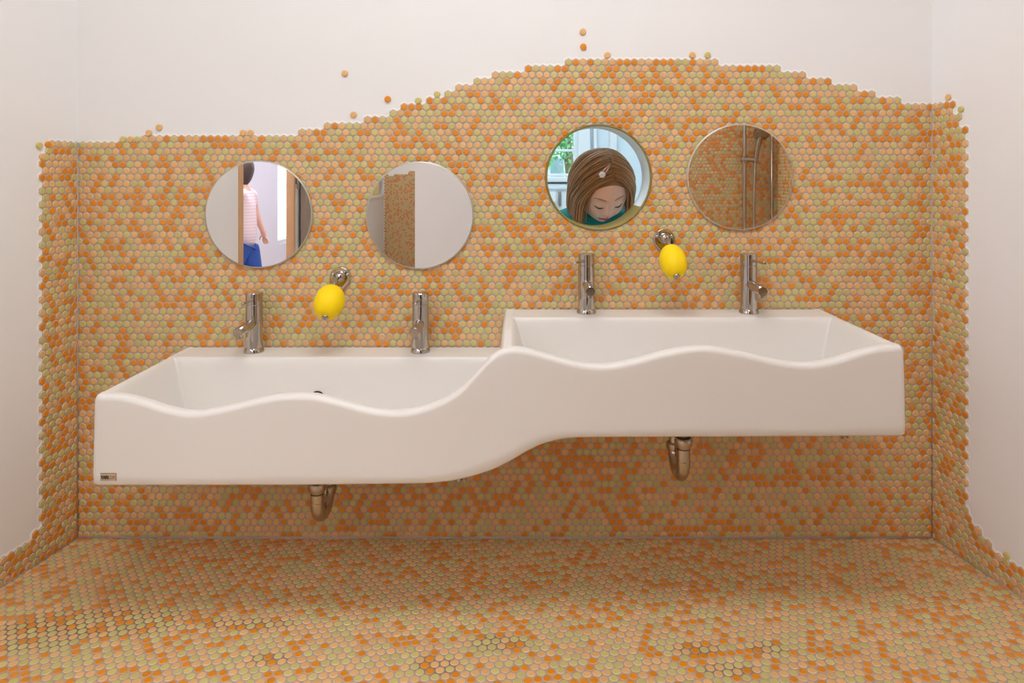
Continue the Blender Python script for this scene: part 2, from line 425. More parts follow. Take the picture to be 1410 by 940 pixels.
# floor: tiled in front of the basin, the same tiles running back under the camera
floor = boxes('floor', [(-3.5, 3.0, -6.2, 3.4, -0.1, 0.0)], M['plainfloor']); tag(floor, kind='structure')
def in_floor(a, b):
    d = -b
    if d < -0.006 or d > 0.78: return False
    return XL - FL * d - 0.004 < a < XR + FR * d + 0.004
def warp_floor(A, B):
    B = np.minimum(B, -0.003)
    return np.clip(A, XL + FL * B + 0.003, XR - FR * B - 0.003), B
mosaic('round_tiles', (0, 0, 0), (1, 0, 0), (0, 1, 0), in_floor, (-1.5, 1.5), (-0.8, 0), floor, warp_floor, rot=math.radians(8), gmat='floorgrout', seed=21, sink=0.0010, weights=(0.25, 0.41, 0.34))
# grey grout fillets in the corners
M['joint'] = mat('grey_corner_joint', (0.44, 0.385, 0.345), 0.8, noise=0.05)
bm = bmesh.new()
tube(bm, [(XL, -0.001, 0.003), (XR, -0.001, 0.003)], 0.0046, 10)
tube(bm, [(XL + 0.0005, -0.001, 0.0), (XL + 0.0005, -0.001, 1.09)], 0.0046, 10)
tube(bm, [(XR - 0.0005, -0.001, 0.0), (XR - 0.0005, -0.001, 1.195)], 0.0046, 10)
tube(bm, [(XL, 0, 0.002), (XL - FL * 0.62, -0.62, 0.002)], 0.0046, 10)
tube(bm, [(XR, 0, 0.002), (XR + FR * 0.62, -0.62, 0.002)], 0.0046, 10)
tag(bm_obj('trim_2', bm, M['joint']), kind='structure')

# ------------------------------------------------------------------ loose tiles above the edge of the mosaic
def loose(px, py, m, label, side=0):
    bm = bmesh.new()
    lathe(bm, [(0, 0), (TR, 0.0), (TR, 0.0034), (TR * 0.91, 0.0046), (TR * 0.74, 0.0049), (0, 0.005)], 24)
    if side == 0: mt = aim(at(px, py), (0, -1, 0))
    else:
        d = d_on(px, side); x = (px - VX) * PX * (D - d) / D
        mt = aim((x, -d, zz(py, d)), (1, -FL, 0) if side < 0 else (-1, -FR, 0))
    bm.transform(Matrix.Identity(4))
    o = bm_obj('round_tile', bm, M[m]); o.matrix_world = mt
    tag(o, label, 'tile', 'stray tiles above the mosaic')
for px, py, m, lab, s in [
    (802.5, 44, 'peach', 'peach round tile highest on the white wall, above an orange one', 0),
    (803, 64.5, 'orange', 'orange round tile on white wall just below the highest peach tile', 0),
    (836, 76, 'peach', 'peach round tile resting on the mosaic crest above the peep hole', 0),
    (953, 76, 'peach', 'peach round tile on the crest, beside a pistachio one', 0),
    (974, 76, 'green', 'pistachio round tile on the crest of the mosaic above the shower mirror', 0),
    (475, 101, 'peach', 'lone peach round tile on bare white plaster, far above the mosaic slope', 0),
    (534, 136.5, 'orange', 'orange round tile alone just above the rising slope of the mosaic', 0),
    (487, 158, 'peach', 'single peach round tile one row above the rising slope of the mosaic', 0),
    (576, 138.7, 'green', 'shiny pistachio round tile at the slope edge, lower of two pale ones', 0),
    (602, 130, 'green', 'shiny pistachio round tile at the slope edge, upper of two pale ones', 0),
    (219.5, 175.5, 'peach', 'peach round tile above left end of mosaic, upper of a stepping pair', 0),
    (205.5, 183.2, 'peach', 'peach round tile above left end of mosaic, lower of a stepping pair', 0),
    (335, 183, 'peach', 'left peach round tile of a touching pair above the door mirror', 0),
    (345.3, 183, 'peach', 'right peach round tile of a touching pair above the door mirror', 0),
    (170, 192, 'green', 'first pistachio tile in a row of three above the left mosaic end', 0),
    (180, 192, 'peach', 'peach tile between two pistachio ones above the left mosaic end', 0),
    (190, 192, 'green', 'last pistachio tile in a row of three above the left mosaic end', 0),
    (53.5, 200.5, 'green', 'pistachio round tile off the top corner of the left wall mosaic', -1),
    (57.5, 216, 'peach', 'peach round tile at the outer edge of the left wall mosaic top', -1),
    (65.5, 199, 'orange', 'orange round tile at the top corner of the left wall mosaic', -1),
    (1306.5, 134, 'peach', 'peach round tile standing above the right wall mosaic', 1),
    (1324, 150.5, 'green', 'pistachio round tile off the top corner of the right wall mosaic', 1),
    (1387, 765, 'green', 'pistachio round tile stuck above the low right wall border by the floor', 1)]:
    loose(px, py, m, lab, s)

# ------------------------------------------------------------------ the washbasin
KF = 0.79 * PX
LIP = [(127, 541.5), (148, 541), (165, 541.3), (177, 542.5), (202, 549), (228, 558), (258, 564.5), (279, 564.5), (304, 560), (330, 554.3), (355, 548), (381, 542.5), (404, 540.5), (425, 540.5), (440, 542.3),
       (469, 549.5), (499, 558), (529, 563.4), (547, 564.3), (571, 562), (595, 555), (618, 545), (639, 530), (654, 513.6), (666, 499.5), (678, 487.5), (690, 480), (702, 476.6), (716, 477.3), (730, 480), (759, 488),
       (789, 496.4), (810, 500), (828, 500.8), (849, 498.7), (878, 492), (908, 483.5), (938, 477.3), (962, 475), (985, 476.6), (1019, 483), (1049, 490), (1079, 496.4), (1100, 498.6), (1121, 497.8),
       (1145, 493.2), (1168, 486), (1192, 478.8), (1210, 475), (1228, 473.8), (1247, 473.8)]
BOT = [(120, 669.2), (400, 668.6), (547, 667), (589, 666.3), (618, 663.5), (648, 657.5), (678, 647.7), (702, 636), (720, 625), (740, 614.5), (754, 609.3), (774, 605), (795, 603), (825, 602.6), (1000, 602), (1255, 600.6)]
def spline(pts, conv):
    xs = np.array([conv(p)[0] for p in pts]); ys = np.array([conv(p)[1] for p in pts])
    fx = np.linspace(xs[0], xs[-1], 1200); fy = np.interp(fx, xs, ys)
    k = np.hanning(31); k /= k.sum()
    pad = np.concatenate([np.full(15, fy[0]), fy, np.full(15, fy[-1])])
    return fx, np.convolve(pad, k, 'valid')
lipx, lipz = spline(LIP, lambda p: ((p[0] - VX) * KF, CH + (VY - p[1]) * KF))
KB = 0.781 * PX
botx, botz = spline(BOT, lambda p: ((p[0] - VX) * KB, CH + (VY - p[1]) * KB))
bx0, bx1, DF, R0 = -0.922, 0.829, 0.411, 0.013
def sramp(s, r): return np.where(s < -r, 0, np.where(s > r, s, (s + r) ** 2 / (4 * r)))
def smax(a, b, k=0.012):
    h = np.clip(0.5 + 0.5 * (a - b) / k, 0, 1); return b + (a - b) * h + k * h * (1 - h) * 0.5
def zround(e):
    e = np.clip(e, 0, R0); return -(R0 - np.sqrt(np.maximum(R0 ** 2 - (R0 - e) ** 2, 0)))
def basin_height(x, d, e):
    L = np.interp(x, lipx, lipz)
    lip = L - 6 * sramp(e - 0.032, 0.010)
    PXS = -0.046
    blk = 12 * sramp(PXS - x, 0.008)
    deckL = 0.527 - 4.5 * sramp(d - 0.108, 0.006)
    deckR = 0.631 - 4.5 * sramp(d - 0.112, 0.006) - blk
    endL = 0.527 - 3.2 * sramp(x - bx0 - 0.024, 0.008)
    endR = 0.632 - 3.2 * sramp(bx1 - x - 0.026, 0.008)
    part = 0.631 - 0.014 * np.clip((d - 0.25) / 0.10, 0, 1) - blk - 3.0 * sramp(x + 0.016, 0.008)
    flo = 0.385 + 0 * x
    floR = 0.490 - blk
    H = smax(flo, floR)
    for q in (deckL, deckR, endL, endR, part, lip): H = smax(H, q)
    return H + zround(e) + zround(x - bx0) + zround(bx1 - x)
def cosl(a, b, n): return a + (b - a) * (1 - np.cos(np.linspace(0, PI / 2, n)))
rl = R0 * (1 - np.cos(np.linspace(0, PI / 2, 9)))
xs = np.unique(np.concatenate([bx0 + rl, np.arange(bx0 + 0.016, bx0 + 0.09, 0.003), np.arange(bx0 + 0.09, -0.07, 0.008), np.arange(-0.07, 0.05, 0.0022), np.arange(0.05, bx1 - 0.09, 0.008),
                               np.arange(bx1 - 0.09, bx1 - 0.014, 0.003), bx1 - rl]).round(6))
dl = np.concatenate([np.linspace(0.005, 0.09, 5), np.arange(0.096, 0.16, 0.0025), np.arange(0.163, 0.335, 0.009)])
el = np.concatenate([np.arange(0.064, 0.014, -0.002), rl[::-1]])
nx, nd = len(xs), len(dl) + len(el)
dfront = DF - (R0 + zround(np.minimum(xs - bx0, bx1 - xs)) * 0 - np.sqrt(np.maximum(R0 ** 2 - (R0 - np.clip(np.minimum(xs - bx0, bx1 - xs), 0, R0)) ** 2, 0)))
X = np.repeat(xs[:, None], nd, 1)
Dm = np.concatenate([np.repeat(dl[None, :], nx, 0), dfront[:, None] - el[None, :]], 1)
E = dfront[:, None] - Dm
Z = basin_height(X, Dm, E)
verts = [(X[i, j], -Dm[i, j], Z[i, j]) for i in range(nx) for j in range(nd)]
faces = [(i * nd + j, i * nd + j + 1, (i + 1) * nd + j + 1, (i + 1) * nd + j) for i in range(nx - 1) for j in range(nd - 1)]
per = [(0, j) for j in range(nd)] + [(i, nd - 1) for i in range(1, nx)] + [(nx - 1, j) for j in range(nd - 2, -1, -1)]
MR = 16
xc = (bx0 + bx1) / 2
colidx = []
for (i, j) in per:
    c = [i * nd + j]; zt = Z[i, j]; x = X[i, j]; zb = np.interp(x * 1.003, botx, botz)
    for r in range(1, MR + 1):
        t = r / MR
        sx = 1 + 0.0045 * t; ins = 0.0
        z = zt + (zb - zt) * t
        if r >= MR - 1:
            z = zb + (0.004 if r == MR - 1 else 0.0); ins = 0.004 if r == MR else 0.0008
        q = (1 - ins / 0.8) * sx
        verts.append((xc + (x - xc) * q, -(Dm[i, j] - ins if j > 0 else Dm[i, j]), z)); c.append(len(verts) - 1)
    colidx.append(c)
for a, b in zip(colidx, colidx[1:]):
    for r in range(MR): faces.append((a[r], a[r + 1], b[r + 1], b[r]))
fr = colidx[nd - 1: nd - 1 + nx]
back = []
for i in range(nx):
    if i == 0: back.append(colidx[0][-1])
    elif i == nx - 1: back.append(colidx[-1][-1])
    else:
        v = verts[fr[i][-1]]; verts.append((v[0], -0.005, v[2])); back.append(len(verts) - 1)
for i in range(nx - 1): faces.append((fr[i][-1], back[i], back[i + 1], fr[i + 1][-1]))
basin = empty('washbasin', (0, -0.2, 0.33), 'long white stepped double trough washbasin with a wavy front edge, fixed to tiled wall', 'washbasin')
def under(o, par):
    o.parent = par; o.matrix_parent_inverse = Matrix.Translation(par.location).inverted(); return o
bo = mesh_obj('basin_body', verts, faces, M['basin'])
bm = bmesh.new(); bm.from_mesh(bo.data); bmesh.ops.recalc_face_normals(bm, faces=bm.faces); bm.to_mesh(bo.data); bm.free()
under(bo, basin)
# overflow ring on the back wall of the lower trough
oc = Vector((-0.521, -0.1285, 0.4305))
bm = bmesh.new()
tube(bm, arc(oc, 0.0155, 0, 2 * PI, 40, (1, 0, 0), (0, -0.2, 0.98)), 0.0022, 10, cap=False)
under(bm_obj('overflow_ring', bm, M['rubber']), basin)
bm = bmesh.new()
lathe(bm, [(0, 0), (0.0145, 0), (0.0145, 0.0012), (0.012, 0.002), (0, 0.0022)], 32, aim(oc + Vector((0, 0.001, 0)), (0, -0.98, 0.2)))
under(bm_obj('overflow_cover', bm, M['white']), basin)
# drains
for x, z in ((-0.4855, 0.385), (0.388, 0.490)):
    bm = bmesh.new()
    lathe(bm, [(0, 0.004), (0.006, 0.004), (0.022, 0.0035), (0.032, 0.003), (0.034, 0.0), (0.030, -0.004), (0, -0.004)], 36, Matrix.Translation((x, -0.25, z)))
    under(bm_obj('drain', bm, M['chrome']), basin)
# wall fixings peeping out below the underside
for px, py in ((1160, 604), (632, 664.5), (209, 671)):
    p = at(px, py, 0.36)
    bm = bmesh.new()
    lathe(bm, [(0, -0.004), (0.004, -0.004), (0.004, 0.002), (0.008, 0.003), (0.008, 0.0075), (0, 0.0075)], 6, Matrix.Translation((p.x, p.y, p.z + 0.004)))
    lathe(bm, [(0, -0.002), (0.003, -0.002), (0.003, 0.012), (0, 0.012)], 8, Matrix.Translation((p.x + 0.012, p.y, p.z + 0.004)))
    under(bm_obj('fixing_bolt', bm, M['chromedull'], smooth=False), basin)
# badge with the maker's lettering
c = at(149, 656.6, DF); w, h = 0.0165, 0.0078
bm = bmesh.new()
box(bm, c.x - w, c.x + w, c.y - 0.0009, c.y + 0.004, c.z - h, c.z + h, bev=0.0006)
badge = under(bm_obj('badge', bm, M['badge'], angle=35), basin)
def text(name, s, size, x, m, sx=1.0):
    cu = bpy.data.curves.new(name, 'FONT'); cu.body = s; cu.size = size; cu.extrude = 0.0003; cu.offset = 0.0004 if m is M['ink'] else 0.0
    t = bpy.data.objects.new(name + '_tmp', cu); COL.objects.link(t)
    bpy.context.view_layer.update()
    me = bpy.data.meshes.new_from_object(t.evaluated_get(bpy.context.evaluated_depsgraph_get())); bpy.data.objects.remove(t)
    me.materials.clear(); me.materials.append(m)
    me.transform(Matrix.Translation((x, c.y - 0.0012, c.z - 0.0036)) @ Matrix.Rotation(PI / 2, 4, 'X') @ Matrix.Diagonal((sx, 1, 1, 1)))
    o = bpy.data.objects.new(name, me); COL.objects.link(o); o.parent = badge
    return o
text('lettering', 'VARI', 0.0105, c.x - 0.0150, M['ink'], 0.72)
text('lettering', 'COR', 0.0105, c.x + 0.0005, M['inklight'], 0.66)
bm = bmesh.new()
box(bm, c.x - w - 0.0006, c.x + w + 0.0008, c.y - 0.0011, c.y + 0.003, c.z + h - 0.0004, c.z + h + 0.0009)
box(bm, c.x + w, c.x + w + 0.0012, c.y - 0.0011, c.y + 0.003, c.z - h, c.z + h + 0.0009)
o = bm_obj('badge_edge', bm, M['inklight'], smooth=False); o.parent = badge

# ------------------------------------------------------------------ faucets
def faucet_parts(root, yaw):
    def P(name, bm, m, angle=35): return bm_obj(name, bm, m, root, angle=angle)
    bm = bmesh.new(); lathe(bm, [(0, 0), (0.0262, 0), (0.0262, 0.0035), (0.0235, 0.011), (0.0226, 0.0125), (0, 0.0125)], 48); P('base_ring', bm, M['chrome'])
    bm = bmesh.new(); lathe(bm, [(0, 0.0123), (0.0222, 0.0123), (0.0222, 0.1262), (0.0212, 0.1274), (0, 0.1274)], 48); P('body', bm, M['chrome'])
    bm = bmesh.new(); lathe(bm, [(0, 0.1274), (0.0208, 0.1274), (0.0208, 0.1287), (0.0223, 0.1294), (0.0223, 0.1568), (0.0212, 0.1582), (0, 0.1588)], 48); P('cap', bm, M['chrome'])
    bm = bmesh.new()
    dirn = Vector((0, -1, -0.04)).normalized()
    lathe(bm, [(0, 0.008), (0.0122, 0.008), (0.0122, 0.106), (0.0114, 0.1072), (0.0112, 0.1066), (0, 0.1066)], 36, aim((0, 0, 0.079), dirn)); sp = P('spout', bm, M['chrome'])
    bm = bmesh.new(); lathe(bm, [(0, 0.1064), (0.0108, 0.1064), (0.0104, 0.1076), (0, 0.1078)], 32, aim((0, 0, 0.079), dirn)); o = P('spout_cap', bm, M['chromedull']); o.parent = sp
    bm = bmesh.new(); e = Vector((0, 0, 0.079)) + dirn * 0.094
    lathe(bm, [(0, 0), (0.0078, 0), (0.0078, 0.0155), (0.0085, 0.016), (0.0085, 0.0175), (0.0062, 0.0185), (0, 0.018)], 28, aim(e, (0, 0, -1))); o = P('aerator', bm, M['chrome']); o.parent = sp
    bm = bmesh.new(); ld = Vector((math.sin(yaw), -math.cos(yaw), 0.05)).normalized()
    lathe(bm, [(0, 0.018), (0.0046, 0.018), (0.0046, 0.026), (0.0034, 0.028), (0.0034, 0.094), (0.0040, 0.097), (0.0040, 0.103), (0.003, 0.105), (0, 0.105)], 20, aim((0, 0, 0.141), ld)); P('lever', bm, M['chrome'])
FD = 0.050
for px, z, yaw, lab in ((350, 0.5272, 0.10, 'chrome single-lever tap at left end of lower trough, under the door mirror'),
                        (579, 0.5272, 0.02, 'chrome single-lever tap on the lower trough beside the step, second from left'),
                        (807.5, 0.6312, -0.38, 'chrome tap with its lever turned left, below the peep hole on upper trough'),
                        (1031, 0.6312, 0.06, 'chrome single-lever tap on upper trough under the shower mirror')):
    root = empty('tap', ((px - VX) * PX * (D - FD) / D, -FD, z), lab, 'tap', 'chrome taps')
    faucet_parts(root, yaw)

# ------------------------------------------------------------------ wall soaps
def soap_set(x, z, lab_h, lab_s, tilt, size):
    root = empty('soap_holder', (x, 0, z), lab_h, 'soap holder', 'soap holders')
    # rounded-triangle plate, point down
    out = []
    r1, r2, c2 = 0.0295, 0.0085, -0.0315
    th0 = math.asin((r1 - r2) / c2 * -1)                      # where the common tangents leave the big circle
    for i in range(46):
        t = -th0 + (PI + 2 * th0) * i / 45; out.append((r1 * math.cos(t), r1 * math.sin(t)))
    for i in range(26):
        t = PI + th0 + (PI - 2 * th0) * i / 25; out.append((r2 * math.cos(t), c2 + r2 * math.sin(t)))
    bm = bmesh.new(); rings = []
    for sc_, y in ((1.0, -0.0043), (1.0, -0.0065), (0.955, -0.0090), (0.90, -0.0096), (0.82, -0.0086), (0.5, -0.0092)):
        rings.append([bm.verts.new((px * sc_, y, pz * sc_)) for px, pz in out])
    for a, b in zip(rings, rings[1:]):
        for i in range(72): bm.faces.new((a[i], a[(i + 1) % 72], b[(i + 1) % 72], b[i]))
    bm.faces.new(rings[-1]); bm.faces.new(rings[0][::-1])
    bm_obj('wall_plate', bm, M['chrome'], root, angle=50)
    for sx, sz in ((-0.0200, 0.0080), (0.0200, 0.0080), (0, -0.0285)):
        bm = bmesh.new(); lathe(bm, [(0, 0), (0.0050, 0), (0.0046, 0.002), (0.0030, 0.0032), (0, 0.0034)], 20, aim((sx, -0.0085, sz), (0, -1, 0)))
        bm_obj('screw', bm, M['chrome'], root)
    bm = bmesh.new(); lathe(bm, [(0, 0), (0.0150, 0), (0.0145, 0.003), (0.0115, 0.0055), (0.0098, 0.012), (0.0085, 0.0135), (0, 0.0135)], 36, aim((0, -0.0085, 0.003), (0, -1, 0)))
    bm_obj('boss', bm, M['chrome'], root)
    # the arm bends down and runs through the soap
    cs = Vector((tilt[0], -0.115, -0.047)); ax = Vector((tilt[1], -0.75, -0.66)).normalized()
    st = cs - ax * 0.062
    pts = [Vector((0, -0.018, 0.003)), Vector((0, -0.040, 0.003)), Vector((0, -0.054, 0.0015)) , st, cs, cs + ax * (size[1] + 0.001)]
    # round the bend
    sm = []
    for i in range(len(pts) - 1):
        for k in range(6): sm.append(pts[i].lerp(pts[i + 1], k / 6))
    sm.append(pts[-1])
    for _ in range(6): sm = [sm[0]] + [(sm[i - 1] + sm[i] * 2 + sm[i + 1]) / 4 for i in range(1, len(sm) - 1)] + [sm[-1]]
    bm = bmesh.new(); tube(bm, sm, 0.0052, 16); bm_obj('arm', bm, M['chrome'], root)
    bm = bmesh.new(); lathe(bm, [(0, -0.004), (0.0088, -0.004), (0.0088, 0.002), (0.0075, 0.0035), (0.005, 0.0036), (0.0045, 0.002), (0, 0.002)], 28, aim(cs + ax * size[1], ax))
    bm_obj('end_nut', bm, M['chromedull'], root)
    bm = bmesh.new(); prof = []
    for i in range(25):
        t = -PI / 2 + PI * i / 24
        prof.append((size[0] * math.cos(t) ** 0.86 if 0 < i < 24 else 0, size[1] * math.sin(t)))
    lathe(bm, prof, 44)
    o = bm_obj('soap', bm, M['soap']); o.matrix_world = Matrix.Translation(Vector((x, 0, z))) @ aim(cs, ax)
    tag(o, lab_s, 'soap', 'yellow soaps')
soap_set((469.5 - VX) * PX, CH + (VY - 381.5) * PX, 'chrome soap holder with triangular wall plate between the two lower mirrors',
         'yellow egg-shaped soap on the holder over the lower trough', (0.0, -0.02), (0.0385, 0.048))
soap_set((914 - VX) * PX, CH + (VY - 329) * PX, 'chrome soap holder with triangular wall plate between peep hole and shower mirror',
         'yellow lemon-shaped soap on the holder over the upper trough', (0.0, 0.01), (0.0345, 0.050))

# ------------------------------------------------------------------ mirrors
for px, py, R, lab in ((357.7, 294.7, 0.1475, 'round mirror on the tiled wall reflecting a doorway and passing person'),
                       (578.7, 296, 0.1475, 'round mirror reflecting a plain wall and a tiled strip, above second tap'),
                       (1018, 243.7, 0.1460, 'round mirror beside the peep hole reflecting the tiled shower')):
    p = at(px, py)
    root = empty('mirror', (p.x, 0, p.z), lab, 'mirror', 'round mirrors')
    bm = bmesh.new(); lathe(bm, [(0, 0.0045), (R - 0.0032, 0.0045), (R - 0.0032, 0.0100), (0, 0.0100)], 128, aim((0, 0, 0), (0, -1, 0)))
    bm_obj('mirror_glass', bm, M['mirror'], root, smooth=False)
    bm = bmesh.new(); lathe(bm, [(R - 0.0034, 0.0044), (R, 0.0044), (R, 0.0086), (R - 0.0008, 0.0094), (R - 0.0034, 0.0103)], 128, aim((0, 0, 0), (0, -1, 0)))
    bm_obj('bevelled_edge', bm, M['mirroredge'], root, angle=30)

# ------------------------------------------------------------------ drain traps
def trap(x, ztop, zlow, lab):
    r = 0.0165; y0, y1 = -0.25, -0.155; rb = (y1 - y0) / 2
    root = empty('drain_trap', (x, y0, ztop), lab, 'drain trap', 'drain traps')
    zc = zlow + r + rb
    def put(name, bm, m=M['trapchrome'], a=40): o = bm_obj(name, bm, m, None, angle=a); return under(o, root)
    bm = bmesh.new(); tube(bm, [(x, y0, ztop - 0.0005), (x, y0, ztop - 0.09)], 0.0135, 28); put('tail_pipe', bm)
    bm = bmesh.new()
    pts = [Vector((x, y0, ztop - 0.092))] + arc((x, (y0 + y1) / 2, zc), rb, PI, 2 * PI, 18, (0, 1, 0), (0, 0, 1)) + [Vector((x, y1, ztop - 0.125))]
    tube(bm, pts, r, 28); put('u_bend', bm)
    bm = bmesh.new(); lathe(bm, [(0.0135, 0.014), (0.017, 0.0135), (0.0205, 0.011), (0.0215, 0.004), (0.0205, -0.004), (0.018, -0.008), (0.0165, -0.012), (0.0163, -0.012)], 32, Matrix.Translation((x, y0, ztop - 0.078))); put('collar', bm)
    bm = bmesh.new(); lathe(bm, [(0.0138, 0.0146), (0.0145, 0.0168), (0.0175, 0.0160), (0.0178, 0.0135), (0.0138, 0.0132)], 32, Matrix.Translation((x, y0, ztop - 0.078))); put('gasket', bm, M['rubber'])
    bm = bmesh.new(); lathe(bm, [(0.0168, zc - 0.001), (0.0171, zc), (0.0171, zc + 0.001), (0.0168, zc + 0.002)], 32, Matrix.Translation((x, y0, 0.0))); put('joint_seam', bm)
    bm = bmesh.new(); lathe(bm, [(0.0135, 0.016), (0.017, 0.0155), (0.0205, 0.012), (0.0210, 0.002), (0.018, -0.004), (0.0163, -0.008)], 32, Matrix.Translation((x, y1, ztop - 0.128))); put('collar', bm)
    bm = bmesh.new()
    zt = ztop - 0.055
    pts = [Vector((x, y1, ztop - 0.13))] + arc((x, y1 + 0.03, zt - 0.03), 0.03, PI, PI / 2, 8, (0, 1, 0), (0, 0, 1)) + [Vector((x, -0.006, zt))]
    tube(bm, pts, 0.0135, 24); put('outlet_pipe', bm)
    bm = bmesh.new(); lathe(bm, [(0.0138, 0.004), (0.030, 0.004), (0.030, 0.008), (0.018, 0.014), (0.0138, 0.014)], 36, aim((x, 0, zt), (0, -1, 0))); put('wall_flange', bm)
trap(-0.4855, 0.333, 0.156, 'chrome drain trap hanging under the lower trough')
trap(0.388, 0.440, 0.2546, 'chrome drain trap hanging under the upper trough')

# ------------------------------------------------------------------ rest of the room (seen in the mirrors, save the added door)
ceiling = boxes('ceiling', [(-3.5, 3.0, -6.2, 3.4, ZC, ZC + 0.1)], M['ceiling']); tag(ceiling, kind='structure')
DY0, DY1, DZ = -1.93, -2.77, 2.05
wl = boxes('wall_hall_left', [(LX - 0.04, LX, -6.0, DY1 - 0.04, 0, ZC), (LX - 0.04, LX, DY0 + 0.04, -LE + 0.02, 0, ZC), (LX - 0.04, LX, DY1 - 0.04, DY0 + 0.04, DZ + 0.04, ZC)], M['plaster']); tag(wl, kind='structure')
d1 = boxes('door_1', [(LX - 0.042, LX + 0.012, DY0, DY0 + 0.055, 0, DZ), (LX - 0.042, LX + 0.012, DY1 - 0.032, DY1, 0, DZ), (LX - 0.042, LX + 0.012, DY1 - 0.032, DY0 + 0.055, DZ, DZ + 0.055)], M['wood'], bev=0.004); tag(d1, kind='structure')
boxes('door_leaf', [(LX + 0.020, LX + 0.060, DY1 - 0.85, DY1 - 0.11, 0.01, DZ)], M['door'], d1, bev=0.003)
for z in (0.25, 0.90, 1.80):
    bm = bmesh.new(); lathe(bm, [(0, 0), (0.009, 0.0), (0.010, 0.004), (0.010, 0.116), (0.009, 0.12), (0, 0.12)], 16, Matrix.Translation((LX + 0.028, DY1 - 0.040, z)))
    bm_obj('hinge', bm, M['steel'], d1, angle=40)
bm = bmesh.new(); box(bm, LX, LX + 0.012, DY1 - 0.09, DY1 - 0.065, 0.935, 0.985, bev=0.002); bm_obj('latch_plate', bm, M['steel'], d1)
tag(boxes('wall_partition', [(-0.753, 2.2, -3.12, -3.0, 0, ZC)], M['plaster']), kind='structure')
d2 = tag(boxes('door_added', [(-0.12, -0.05, -3.0, -2.97, 0, 2.1), (0.87, 0.94, -3.0, -2.97, 0, 2.1), (-0.12, 0.94, -3.0, -2.97, 2.05, 2.12)], M['wood'], bev=0.004), kind='structure')  # unseen door, added so the chrome reflects something dark
M['addeddoor'] = mat('added_dark_door', (0.045, 0.03, 0.022), 0.5, noise=0.1, nscale=10)
boxes('door_leaf', [(-0.05, 0.87, -3.0, -2.98, 0.005, 2.05)], M['addeddoor'], d2, bev=0.003)  # dark leaf of the added door
wf = tag(boxes('wall_far', [(-2.45, 2.2, -6.0, -5.6, 0, ZC)], M['plaster']), kind='structure')
mosaic('round_tiles', (0, -5.6, 0), (-1, 0, 0), (0, 0, 1), lambda a, b: 0.75 < a < 1.49 and b < 1.0 + (0.035 if (a < 1.23 or a > 1.455) else 0) - (0.02 if 1.38 < a < 1.44 else 0), (0.75, 1.49), (0, 1.06), wf, seed=31)
tag(boxes('wall_hall_right', [(2.1, 2.2, -3.05, -1.7, 0, ZC), (1.60, 2.2, -1.9, -1.78, 0, ZC)], M['plaster']), kind='structure')
tag(boxes('wall_hall_end', [(2.1, 2.2, -5.7, -3.05, 0, ZC)], M['plaster']), kind='structure')
# white counter and towels at the end of the passage
root = empty('counter', (-1.53, -5.4, 0), 'white counter at the end of the passage seen in the second mirror', 'counter')
o = boxes('counter_top', [(LX + 0.003, -1.49, -5.58, -4.75, 0.745, 0.785)], M['white'], bev=0.004); under(o, root)
o = boxes('counter_front', [(LX + 0.003, -1.495, -5.57, -4.76, 0.0, 0.745)], M['white']); under(o, root)
o = boxes('wall_shelf', [(LX + 0.001, -1.49, -5.58, -4.75, 0.945, 0.962)], M['white'], bev=0.003); tag(o, 'thin white shelf over the towels beside the tiled strip', 'shelf')
for i, y in enumerate((-5.12, -5.22, -5.32)):
    bm = bmesh.new(); box(bm, LX + 0.006, -1.495, y - 0.045, y + 0.045, 0.7855, 0.925 - 0.008 * i, bev=0.012)
    o = bm_obj('towel', bm, M['towel'], angle=40); tag(o, ['pale yellow towel nearest in the row on the passage counter', 'pale yellow towel in the middle of the row on the counter', 'pale yellow towel farthest back by the tiled strip'][i], 'towel', 'yellow towels')

# shower set on the stub wall
k = PX * (1 + 1.72 / D)
xr, xh, xb = (1024 - VX) * k, (1037.5 - VX) * k, (1061.5 - VX) * k
yS = -1.725
root = empty('shower_rail', (xr, yS, 0.5), 'chrome shower rail with hand shower in the tiled corner, seen in mirror', 'shower')
def sput(name, bm, m=M['chrome']): return under(bm_obj(name, bm, m, angle=45), root)
bm = bmesh.new(); tube(bm, [(xr, yS, 0.45), (xr, yS, 1.55)], 0.0095, 20); sput('rail', bm)
for z in (0.47, 1.53):
    bm = bmesh.new(); lathe(bm, [(0, 0.0), (0.018, 0.0), (0.018, 0.006), (0.010, 0.01), (0.010, 0.05), (0, 0.05)], 24, aim((xr, SY + 0.004, z), (0, 1, 0))); sput('rail_mount', bm)
bm = bmesh.new(); tube(bm, [(xr - 0.02, yS, 1.08), (xr + 0.065, yS + 0.012, 1.08)], 0.0125, 20); lathe(bm, [(0, -0.02), (0.015, -0.02), (0.015, 0.02), (0, 0.02)], 24, Matrix.Translation((xr, yS, 1.08))); sput('slider', bm, M['chromedull'])
bm = bmesh.new(); tube(bm, [(xh, yS + 0.012, 1.06), (xh + 0.010, yS + 0.018, 1.14), (xh + 0.022, yS + 0.026, 1.20)], [0.011, 0.013, 0.0155], 20); hs = sput('hand_shower', bm, M['chromedull'])
bm = bmesh.new(); lathe(bm, [(0, -0.022), (0.018, -0.02), (0.045, 0.0), (0.046, 0.008), (0.040, 0.012), (0, 0.012)], 32, aim((xh + 0.026, yS + 0.040, 1.222), (0.1, 0.75, -0.55))); o = bm_obj('spray_head', bm, M['chromedull'], None, angle=45); o.parent = hs
